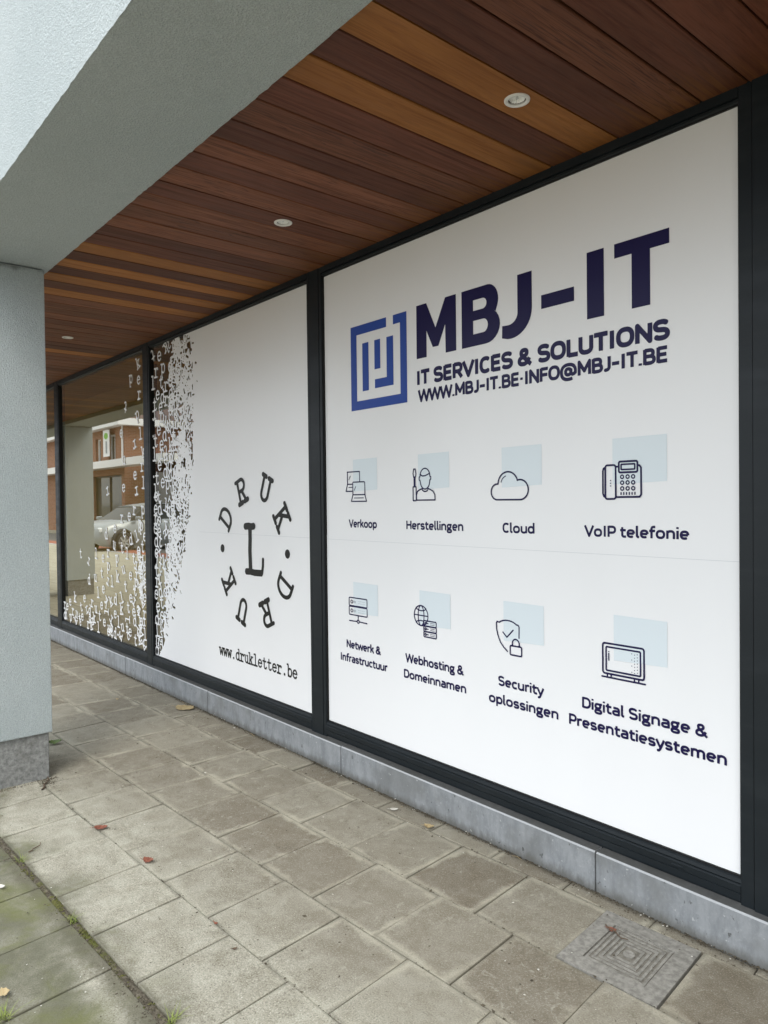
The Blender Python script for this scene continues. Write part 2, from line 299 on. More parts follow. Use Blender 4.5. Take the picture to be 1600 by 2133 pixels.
W = 0.058
def ser(x0, x1, z): return ([(x0, z), (x1, z)], W * 1.08)
G = {
 'l': [([(.30, .74), (.30, 0)], W), ser(.13, .30, .74), ser(.09, .51, 0)],
 'r': [([(.2, .5), (.2, 0)], W), ser(.06, .2, .5), ser(.05, .40, 0), ([(.2, .3), (.27, .43), (.37, .5), (.46, .48)], W), ([(.49, .43)], W * 1.4)],
 'e': [(arc(.3, .25, .21, .25, 4, 322), W), ([(.1, .27), (.5, .27)], W * .9)],
 't': [([(.23, .68), (.23, .13), (.27, .04), (.35, 0), (.44, .03), (.5, .1)], W), ([(.07, .48), (.44, .48)], W)],
 'u': [([(.05, .5), (.15, .5), (.15, .14), (.2, .04), (.29, 0), (.38, .04), (.45, .13)], W), ([(.35, .5), (.45, .5), (.45, 0), (.56, 0)], W)],
 'k': [([(.04, .74), (.15, .74), (.15, 0)], W), ser(.05, .25, 0), ([(.16, .2), (.43, .48)], W), ser(.34, .53, .5), ([(.26, .3), (.45, .02)], W), ser(.36, .57, 0)],
 'd': [(arc(.26, .25, .19, .25, 0, 360, 20), W), ([(.35, .74), (.45, .74), (.45, 0), (.57, 0)], W)],
 'b': [([(.03, .74), (.14, .74), (.14, 0)], W), (arc(.33, .25, .19, .25, 0, 360, 20), W)],
 'w': [([(.07, .5), (.17, 0), (.3, .38), (.43, 0), (.53, .5)], W), ser(.0, .17, .5), ser(.43, .6, .5)],
 '.': [([(.3, .04)], W * 1.6)],
 'D': [([(.12, 0), (.12, .7)], W), ([(.02, .7), (.26, .7)] + arc(.27, .35, .27, .35, 90, -90) + [(.26, 0), (.02, 0)], W)],
 'R': [([(.13, 0), (.13, .7)], W), ([(.02, .7), (.33, .7)] + arc(.34, .53, .17, .17, 90, -90) + [(.13, .36)], W), ([(.3, .36), (.47, .02)], W), ([(.38, 0), (.57, 0)], W * 1.35), ([(.03, 0), (.25, 0)], W * 1.35)],
 'U': [([(.03, .7), (.22, .7)], W * 1.25), ([(.38, .7), (.57, .7)], W * 1.25), ([(.12, .7), (.12, .2)] + arc(.3, .19, .18, .19, 180, 360) + [(.48, .7)], W)],
 'K': [([(.14, 0), (.14, .7)], W), ser(.03, .26, .7), ser(.03, .26, 0), ([(.16, .28), (.46, .68)], W), ser(.36, .57, .7), ([(.26, .42), (.47, .02)], W), ser(.38, .58, 0)],
}
GM = {}
def glyph_mesh(ch, step=0.016):
    if ch in GM: return GM[ch]
    xs = np.arange(-.12, .76, step); zs = np.arange(-.14, .92, step); P = np.stack(np.meshgrid(xs, zs, indexing='ij'), -1)
    V, Fc = field_mesh(stroke_field(P, [(q, w * .84) for q, w in G[ch]]), xs, zs)
    me = bpy.data.meshes.new('letter'); me.from_pydata([(x - .3, 0, z - .3) for x, z in V], [], Fc); GM[ch] = me; return me
def strokes_obj(name, strokes, mat, parent, y, step, **k):
    al = np.array([q for s in strokes for q in s[0]]); mw = max(s[1] for s in strokes) + 2 * step
    xs = np.arange(al[:, 0].min() - mw, al[:, 0].max() + mw + step, step); zs = np.arange(al[:, 1].min() - mw, al[:, 1].max() + mw + step, step)
    P = np.stack(np.meshgrid(xs, zs, indexing='ij'), -1); V, Fc = field_mesh(stroke_field(P, strokes), xs, zs)
    return pyd(name, [(x, y, z) for x, z in V], Fc, mat, parent, **k)
def flat_poly(name, polys, mat, parent, y, **k):
    """polys: list of X,Z outlines -> ngons facing -Y"""
    v = []; f = []
    for p in polys:
        n = len(v); v += [(x, y, z) for x, z in p]; f.append(tuple(range(n, n + len(p))))
    return pyd(name, v, f, mat, parent, **k)

# ------------------------------------------------------------------ dimensions
YG = 2.533      # glass plane
YF = 2.508      # frame face
YP = 2.469      # plinth face
ZS = 2.920      # soffit
ZB = 2.865      # beam underside
rng = random.Random(7)

# ================================================================== GROUND
def uv(u, v): return (u * ca - v * sa, u * sa + v * ca)
ground = pyd('ground', [(-900, -900, -0.10), (900, -900, -0.10), (900, 900, -0.10), (-900, 900, -0.10)], [(0, 1, 2, 3)], 'soil', kind='structure')
pavement = pyd('pavement', [(-16, -3.4, -0.022), (8, -3.4, -0.022), (8, 2.6, -0.022), (-16, 2.6, -0.022)], [(0, 1, 2, 3)], 'joint', kind='structure')
forecourt = pyd('forecourt', [(-60, -3.4, -0.004), (60, -3.4, -0.004), (60, -0.78, -0.004), (-60, -0.78, -0.004)], [(0, 1, 2, 3)], 'paving', kind='structure')
pyd('side_paving', [(-60, -0.78, -0.0045), (-10.4, -0.78, -0.0045), (-10.4, 2.6, -0.0045), (-60, 2.6, -0.0045)], [(0, 1, 2, 3)], 'paving', kind='structure')
pyd('cycle_path', [(-90, -4.35, -0.012), (60, -4.35, -0.012), (60, -3.62, -0.012), (-90, -3.62, -0.012)], [(0, 1, 2, 3)], 'redlane', kind='structure')
box('kerb', -90, 60, -3.62, -3.4, -0.3, 0.0, 'kerb', bev=0.01, kind='structure')
pyd('road', [(-90, -7.4, -0.09), (60, -7.4, -0.09), (60, -4.35, -0.09), (-90, -4.35, -0.09)], [(0, 1, 2, 3)], 'asphalt', kind='structure')
pyd('road_marking', [(-90, -4.62, -0.086), (60, -4.62, -0.086), (60, -4.5, -0.086), (-90, -4.5, -0.086)], [(0, 1, 2, 3)], 'paint', kind='structure')
box('far_pavement', -90, 60, -30, -7.4, -0.3, 0.02, 'paving', kind='structure')

SH = -0.06
def clip(poly, fn):
    out = []
    for a, b in zip(poly, poly[1:] + poly[:1]):
        da, db = fn(a), fn(b)
        if da >= 0: out.append(a)
        if (da >= 0) != (db >= 0):
            t = da / (da - db); out.append((a[0] + t * (b[0] - a[0]), a[1] + t * (b[1] - a[1])))
    return out
def area(p): return 0.5 * sum(a[0] * b[1] - b[0] * a[1] for a, b in zip(p, p[1:] + p[:1]))
rows = [(1.006, 1.358, -2.975, 0.357), (1.362, 1.722, -2.79, 0.357), (1.727, 2.088, -2.268, 0.357), (2.092, 2.468, -2.116, 0.3585), (2.473, 2.95, -2.70, 0.36)]
vv = 0.980
for i in range(6): rows.append((vv - 0.352, vv, -2.735 + (0.178 if i % 2 else 0), 0.356)); vv -= 0.357
nslab = 0
for ri, (v0, v1, ph, per) in enumerate(rows):
    k0 = int((-10.6 - ph) / per); k1 = int((1.3 - ph) / per)
    if ri >= 6: k0, k1 = int((-8.0 - ph) / per), int((0.8 - ph) / per)
    for k in range(k0, k1):
        u0 = ph + k * per + 0.0025 + rng.uniform(-.0015, .002); u1 = ph + (k + 1) * per - 0.0025 + rng.uniform(-.0015, .0015)
        if ri == 3 and abs((u0 + u1) / 2 + 1.225) < 0.1: continue       # the manhole cover lies here
        q = [(u0, v0), (u1, v0), (u1, v1), (u0, v1)]; q = [(a + SH * (b - v0), b + rng.uniform(-.0015, .0015)) for a, b in q]
        p = [uv(*c) for c in q]
        p = clip(p, lambda c: YP - 0.006 - 0.004 * math.sin(c[0] * 5) - c[1])
        if len(p) < 3 or area(p) < 0.0015: continue
        cx = sum(c[0] for c in p) / len(p); cy = sum(c[1] for c in p) / len(p)
        bm = bmesh.new(); prism(bm, [(a - cx, b - cy) for a, b in p], -0.05, 0.0, 0.0028)
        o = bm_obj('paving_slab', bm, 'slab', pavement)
        dz = rng.uniform(-.0022, .0018) - (0.006 if ri >= 5 else 0)
        o.location = (cx, cy, dz); o.rotation_euler = (rng.uniform(-.006, .006), rng.uniform(-.006, .006), 0); nslab += 1

r9 = random.Random(5); V = []; Fc = []; nj = 160
for i in range(nj + 1):
    u_ = -6.0 + 6.0 * i / nj
    for v_, z_ in ((.972, -.016), (.983, -.0095), (.992, -.007), (1.001, -.0065), (1.012, -.012)):
        x_, y_ = uv(u_, v_ + r9.uniform(-.002, .002)); V.append((x_, y_, z_ + r9.uniform(-.0025, .0025)))
for i in range(nj):
    for k in range(4): a_ = i * 5 + k; Fc.append((a_, a_ + 5, a_ + 6, a_ + 1))
pyd('joint_soil', V, Fc, 'joint', pavement, True)
# ================================================================== BUILDING
bld = empty('office_building', (-4.6, 1.0, 0), label='grey rendered building with wood-clad soffit over a glazed shopfront', cat='building')
OFF = Matrix.Translation((4.6, -1.0, 0))
def into(o, parent=bld):
    """parent a mesh that is modelled in world coordinates"""
    o.parent = parent; o.matrix_parent_inverse = OFF if parent == bld else Matrix.Identity(4); return o
# rendered beam and columns
def rough_box(name, x0, x1, y0, y1, z0, z1, mat, nx, amp, parent, bev=0.006):
    bm = bmesh.new(); add_box(bm, x0, x1, y0, y1, z0, z1)
    ed = [e for e in bm.edges if abs(e.verts[0].co.x - e.verts[1].co.x) > 1e-4]
    bmesh.ops.subdivide_edges(bm, edges=ed, cuts=nx)
    r2 = random.Random(3)
    for v in bm.verts:
        v.co.y += r2.uniform(-amp, amp); v.co.z += r2.uniform(-amp, amp)
    return into(bm_obj(name, bm, mat), parent)
rough_box('beam', -18, 5, 0.755, 1.245, ZB, 6.4, 'plaster', 900, 0.0013, bld)
into(box('upper_floor', -18, 5, 1.26, 8.0, 2.99, 6.4, 'plaster'))
def column(xf):
    c = into(box('column', xf - 0.49, xf, 0.752, 1.219, 0.262, ZB - 0.004, 'plaster', bev=0.007, seg=2))
    b = box('column_base', xf - 0.475, xf - 0.016, 0.768, 1.203, -0.04, 0.264, 'colbase', bev=0.004, parent=c); return c
t = NT('grey_stone_base'); p_ = t.pos(); n_ = t.noise(p_, 40, 6, 0.75); n2_ = t.noise(p_, 6, 5, 0.7)
c_ = t.mix(t.ramp(n_, 0.3, 0.7), (0.12, 0.12, 0.112), (0.27, 0.27, 0.255)); c_ = t.mix(t.ramp(n2_, 0.5, 0.7, 0, 0.5), c_, (0.11, 0.105, 0.09)); t.bump(n_, 0.5, 0.003); M['colbase'] = t.base(c_, 0.85, 0.25)
for xf in (-4.36, -12.80, 4.2): column(xf)

into(box('shade_wall', 2.6, 2.9, 0.80, 2.46, -0.04, ZS + .02, 'plaster'))  # unseen return wall, added to darken the right end under the soffit
# soffit boards
soffit = into(pyd('soffit', [(-18, 1.2, ZS + 0.03), (5, 1.2, ZS + 0.03), (5, 2.6, ZS + 0.03), (-18, 2.6, ZS + 0.03)], [(3, 2, 1, 0)], 'dark'))
jx = [-1.065, -1.224, -1.378, -1.546, -1.700, -1.852, -2.004, -2.167, -2.339, -2.49, -2.645, -2.803, -2.972, -3.123, -3.283, -3.443, -3.607, -3.752, -3.918, -4.079, -4.24, -4.386, -4.547, -4.704, -4.872, -5.025, -5.202, -5.36, -5.51]
jx = [x * 1.0059 for x in jx]
kinds = list('dmdododmdmdodmmmddodododommm')
kinds[11] = 'm'
while jx[0] < 2.5: jx.insert(0, jx[0] + 0.159); kinds.insert(0, rng.choice('dddm'))
while jx[-1] > -17.6: jx.append(jx[-1] - 0.159); kinds.append(rng.choice('ddmmmm' + ('o' if rng.random() < .3 else 'm')))
LIGHTS = [(-1.626, 1.998), (-3.064, 1.968), (-6.272, 1.926)]
def plank_mesh(x0, x1, holes):
    bm = bmesh.new(); y0, y1 = 1.243, 2.56; z0, z1 = ZS, ZS + 0.02
    if not holes: add_box(bm, x1 + .0034, x0 - .0034, y0, y1, z0, z1, 0.003); return bm
    hx, hy = holes[0]; n = 32; a = x1 + .003; b = x0 - .003
    ring = [bm.verts.new((hx + .034 * math.cos(2 * math.pi * i / n), hy + .034 * math.sin(2 * math.pi * i / n), z0)) for i in range(n)]
    def onrect(i):
        c, s = math.cos(2 * math.pi * i / n), math.sin(2 * math.pi * i / n)
        tx = ((b - hx) / c if c > 1e-6 else (a - hx) / c if c < -1e-6 else 1e9); ty = ((.08) / abs(s) if abs(s) > 1e-6 else 1e9); t = min(tx, ty)
        return (hx + t * c, hy + t * s)
    outer = [bm.verts.new((*onrect(i), z0)) for i in range(n)]
    up = [bm.verts.new((v.co.x, v.co.y, z1 + .02)) for v in ring]
    for i in range(n):
        j = (i + 1) % n; bm.faces.new((ring[i], ring[j], outer[j], outer[i])); bm.faces.new((ring[j], ring[i], up[i], up[j]))
    c4 = [(a, hy - .08), (b, hy - .08), (b, hy + .08), (a, hy + .08)]
    for cx, cy in c4:      # corner triangles of the square
        vs = sorted(outer, key=lambda v: (v.co.x - cx) ** 2 + (v.co.y - cy) ** 2)[:2]; bm.faces.new((vs[0], vs[1], bm.verts.new((cx, cy, z0))))
    for ya, yb in ((y0, hy - .08), (hy + .08, y1)): bm.faces.new([bm.verts.new(q) for q in ((a, ya, z0), (b, ya, z0), (b, yb, z0), (a, yb, z0))])
    for x in (a, b): bm.faces.new([bm.verts.new(q) for q in ((x, y0, z0), (x, y1, z0), (x, y1, z1), (x, y0, z1))])
    return bm
for i, k in enumerate(kinds[:len(jx) - 1]):
    x0, x1 = jx[i], jx[i + 1]
    if x1 < -13.5 : break
    hs = [l for l in LIGHTS if x1 < l[0] < x0]
    o = bm_obj('plank', plank_mesh(x0, x1, hs), {'d': 'wood_dark', 'm': 'wood_mid', 'o': 'wood_orange'}[k], soffit)
    o.location.z = rng.uniform(-.0008, .0008)

# plinth of bluestone blocks
plinth = into(box('plinth', -16, 5, YP + 0.012, 2.62, -0.05, 0.150, 'groove'))
xj = [3.3, 1.65, 0.0, -1.65, -3.318, -4.955, -6.57, -8.2, -9.85, -11.5, -13.1]
for a, b in zip(xj[1:], xj[:-1]):
    bm = bmesh.new(); y0 = YP + rng.uniform(-.001, .001); zt = 0.157 + rng.uniform(-.0015, .0015)
    prof = [(y0, -0.05), (y0, zt - .006), (y0 + .005, zt), (2.60, zt + .006), (2.60, -0.05)]
    va = [bm.verts.new((a + .004, y, z)) for y, z in prof]; vb = [bm.verts.new((b - .004, y, z)) for y, z in prof]
    bm.faces.new(va[::-1]); bm.faces.new(vb)
    for i in range(5): bm.faces.new((va[i], va[(i + 1) % 5], vb[(i + 1) % 5], vb[i]))
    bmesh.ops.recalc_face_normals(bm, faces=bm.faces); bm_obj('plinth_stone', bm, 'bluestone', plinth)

# window units
PANES = [(-3.512, -1.106), (-6.032, -3.662), (-8.552, -6.168), (-11.06, -8.702)]
ZB0, ZT0 = 0.253, 2.866
def bar_x(name, x0, x1, prof, parent):      # profile (y,z) swept along X
    bm = bmesh.new(); va = [bm.verts.new((x0, y, z)) for y, z in prof]; vb = [bm.verts.new((x1, y, z)) for y, z in prof]; n = len(prof)
    bm.faces.new(va); bm.faces.new(vb[::-1])
    for i in range(n): bm.faces.new((va[i], vb[i], vb[(i + 1) % n], va[(i + 1) % n]))
    bmesh.ops.recalc_face_normals(bm, faces=bm.faces); return into(bm_obj(name, bm, 'frame'), parent)
def bar_z(name, z0, z1, prof, parent):      # profile (x,y) swept along Z
    bm = bmesh.new(); va = [bm.verts.new((x, y, z0)) for x, y in prof]; vb = [bm.verts.new((x, y, z1)) for x, y in prof]; n = len(prof)
    bm.faces.new(va); bm.faces.new(vb[::-1])
    for i in range(n): bm.faces.new((va[i], vb[i], vb[(i + 1) % n], va[(i + 1) % n]))
    bmesh.ops.recalc_face_normals(bm, faces=bm.faces); return into(bm_obj(name, bm, 'frame'), parent)
def post_profile(a, b, g):
    """mullion a..b with a shallow groove near both edges; glass rebates behind"""
    return [(a, YG + .05), (a, YF + .004), (a + .001, YF + .002), (a + .024, YF + .002), (a + .0245, YF + .008), (a + .0275, YF + .008), (a + .028, YF), (b - .028, YF), (b - .0275, YF + .008), (b - .0245, YF + .008), (b - .024, YF + .002), (b - .001, YF + .002), (b, YF + .004), (b, YG + .05)]
def window_unit(i, x0, x1, name='shop_window'):
    w = into(empty(name, (0, 0, 0)))
    w.matrix_parent_inverse = OFF
    # sill member with ledge, groove and glazing bead
    bar_x('bottom_frame', x0, x1, [(YG + .05, 0.150), (YF + .012, 0.150), (YF + .012, 0.170), (YF, 0.172), (YF, 0.196), (YF + .003, 0.197), (YF + .003, 0.200), (YF, 0.201), (YF, 0.222), (YF + .004, 0.226), (YF + .004, 0.228), (YF + .008, 0.2285), (YF + .008, 0.231), (YF + .003, 0.232), (YF + .006, 0.244), (YF + .014, 0.249), (YG + .05, 0.249)], w)
    bar_x('top_frame', x0, x1, [(YG + .05, ZT0 + .004), (YF + .012, ZT0 + .004), (YF + .006, ZT0 + .008), (YF + .006, ZT0 + .017), (YF + .012, ZT0 + .0175), (YF + .012, ZT0 + .02), (YF, ZT0 + .021), (YF, ZS + .004), (YG + .05, ZS + .004)], w)
    into(box('gasket', x0, x1, YG - .012, YG + .01, 0.247, ZB0, 'gasket'), w); into(box('gasket', x0, x1, YG - .012, YG + .01, ZT0, ZT0 + .006, 'gasket'), w)
    into(box('gasket', x0, x0 + .004, YG - .016, YG + .01, ZB0, ZT0, 'gasket'), w)
    into(box('gasket', x1 - .004, x1, YG - .016, YG + .01, ZB0, ZT0, 'gasket'), w)
    into(pyd('glass', [(x0, YG, ZB0), (x1, YG, ZB0), (x1, YG, ZT0), (x0, YG, ZT0)], [(0, 1, 2, 3)], 'glass'), w)
    return w
wins = []
for i, (a, b) in enumerate(PANES): wins.append(window_unit(i, a, b))
for i, (a, b) in enumerate([(-3.662, -3.512), (-6.168, -6.032), (-8.702, -8.552), (-11.21, -11.06)]):
    m = bar_z('mullion', 0.151, ZS + .004, post_profile(a, b, 0), bld)
jam = bar_z('jamb', 0.151, ZS + .004, [(-1.106, YG + .05), (-1.106, YF + .004), (-1.105, YF + .002), (-1.062, YF + .002), (-1.0615, YF + .010), (-1.0585, YF + .010), (-1.058, YF - .004), (-.994, YF - .004), (-.9935, YF + .010), (-.9905, YF + .010), (-.99, YF - .004), (-.86, YF - .004), (-.859, YF + .002), (-.859, YG + .05)], bld)
for x in (-1.33, -3.34, -3.86, -5.85, -6.36):
    dc = into(box('drain_cap', x - .022, x + .022, YF - .004, YF + .001, .204, .214, 'frame', bev=.002))
    into(box('drain_slot', x - .012, x + .012, YF - .0052, YF - .0038, .2065, .2105, 'gasket'), dc) if False else None
# further glazed bay to the right of the frame and end walls
w5 = window_unit(4, -.859, 1.55); bar_z('mullion', 0.151, ZS + .004, post_profile(1.55, 1.70, 0), bld)
window_unit(5, 1.70, 4.0); bar_z('mullion', 0.151, ZS + .004, post_profile(4.0, 4.15, 0), bld)
window_unit(6, -13.4, -11.21); bar_z('mullion', 0.151, ZS + .004, post_profile(-13.55, -13.4, 0), bld)
# room behind the glass
into(pyd('interior_wall', [(-13.6, 3.25, 0), (4.2, 3.25, 0), (4.2, 3.25, 3.0), (-13.6, 3.25, 3.0)], [(3, 2, 1, 0)], 'int_wall'))
into(pyd('interior_floor', [(-13.6, 2.6, 0.16), (4.2, 2.6, 0.16), (4.2, 3.25, 0.16), (-13.6, 3.25, 0.16)], [(0, 1, 2, 3)], 'int_floor'))
into(pyd('interior_ceiling', [(-13.6, 2.6, 2.93), (4.2, 2.6, 2.93), (4.2, 3.25, 2.93), (-13.6, 3.25, 2.93)], [(3, 2, 1, 0)], 'int_ceil'))
for x in (-13.6, -6.1, 4.2): into(pyd('interior_wall', [(x, 2.58, 0), (x, 3.25, 0), (x, 3.25, 3.0), (x, 2.58, 3.0)], [(0, 1, 2, 3)], 'int_wall'))

# ================================================================== SIGN ON THE NEAR PANE
YS = YG - 0.004; YPR = YS - 0.0006; YPR2 = YS - 0.0011
sign = empty('window_sign', (-2.31, YS, ZB0), label='white vinyl window sign with blue square logo and eight line icons', cat='sign')
def ins(o, s): o.parent = s; o.matrix_parent_inverse = Matrix.Translation(-s.location); return o
ins(pyd('film', [(-3.506, YS, 1.327), (-1.1105, YS, 1.327), (-1.1105, YS, ZT0 - .001), (-3.506, YS, ZT0 - .001)], [(0, 1, 2, 3)], 'film'), sign)
ins(pyd('film', [(-3.506, YS - .0007, ZB0 + .001), (-1.1105, YS - .0007, ZB0 + .001), (-1.1105, YS - .0012, 1.349), (-3.506, YS - .0012, 1.349)], [(0, 1, 2, 3)], 'film'), sign)
ins(pyd('film_seam', [(-3.506, YS - .0018, 1.3265), (-1.1105, YS - .0018, 1.3265), (-1.1105, YS - .0018, 1.3283), (-3.506, YS - .0018, 1.3283)], [(0, 1, 2, 3)], 'seam'), sign)
YPR -= .0006; YPR2 -= .0012
YLOW = YS - .0022     # print on the lower, overlapping sheet
# --- blue emblem
T = 0.0525; X0, X1, Z0, Z1 = -3.256, -2.788, 2.053, 2.520
logo = ins(flat_poly('emblem', [
    [(X0, Z0), (X1, Z0), (X1, Z0 + .05), (X0, Z0 + .05)], [(X0, Z0 + .05), (X0 + T, Z0 + .05), (X0 + T, Z1 - .051), (X0, Z1 - .051)],
    [(X0, Z1 - .051), (-2.949, Z1 - .051), (-2.949, Z1), (X0, Z1)], [(-2.839, Z0 + .05), (X1, Z0 + .05), (X1, Z1), (-2.839, Z1)], [(-2.894, Z1 - .048), (-2.839, Z1 - .048), (-2.839, Z1), (-2.894, Z1)],
    [(-3.153, 2.153), (-3.099, 2.153), (-3.099, 2.416), (-3.153, 2.416)], [(-3.049, 2.259), (-3.000, 2.259), (-3.000, 2.416), (-3.049, 2.416)],
    [(-3.047, 2.157), (-2.894, 2.157), (-2.894, 2.205), (-3.047, 2.205)], [(-2.948, 2.205), (-2.894, 2.205), (-2.894, 2.415), (-2.948, 2.415)]], 'blue', None, YPR), sign)
# --- heavy heading
zb_, zt_ = 2.262, 2.529
def qarc(cx, cz, rx, rz, a0, a1): return arc(cx, cz, rx, rz, a0, a1, 10)
hd = []
hd.append([(-2.714, zb_), (-2.641, zb_), (-2.641, 2.392), (-2.597, 2.304), (-2.557, 2.304), (-2.510, 2.400), (-2.508, zb_), (-2.437, zb_), (-2.437, zt_), (-2.509, zt_), (-2.577, 2.397), (-2.641, zt_), (-2.714, zt_)])
# B in strips around its counters
hd.append([(-2.400, zb_), (-2.327, zb_), (-2.327, zt_), (-2.400, zt_)])
hd.append([(-2.327, zt_ - .055), (-2.268, zt_ - .055)] + qarc(-2.268, zt_ - .0795, .024, .0245, 90, -90) + [(-2.327, zt_ - .104), (-2.327, zt_ - .150), (-2.268, zt_ - .150)] + qarc(-2.264, zt_ - .181, .027, .031, 90, -90) + [(-2.327, zt_ - .212), (-2.327, zb_), (-2.250, zb_)] + qarc(-2.248, zb_ + .079, .083, .079, -90, 55) + [(-2.190, zb_ + .136)] + qarc(-2.240, zt_ - .075, .066, .075, -25, 90) + [(-2.327, zt_)])
hd.append([(-2.065, zt_), (-2.065, 2.372)] + qarc(-2.118, 2.366, .053, .046, 0, -90) + [(-2.152, 2.322), (-2.154, zb_ + .006)] + [(-2.12, zb_ - .003)] + qarc(-2.105, 2.374, .119, .116, -88, 0) + [(-1.986, zt_)])
hd.append([(-1.937, 2.354), (-1.772, 2.354), (-1.772, 2.412), (-1.937, 2.412)])
hd.append([(-1.711, zb_ + .004), (-1.633, zb_ + .004), (-1.633, zt_ + .002), (-1.711, zt_ + .002)])
hd.append([(-1.513, zb_ + .006), (-1.437, zb_ + .006), (-1.437, 2.476), (-1.361, 2.476), (-1.361, zt_ + .002), (-1.587, zt_ + .002), (-1.587, 2.476), (-1.513, 2.476)])
for h in hd: ins(flat_poly('heading_letter', [h], 'navy', None, YPR), sign)
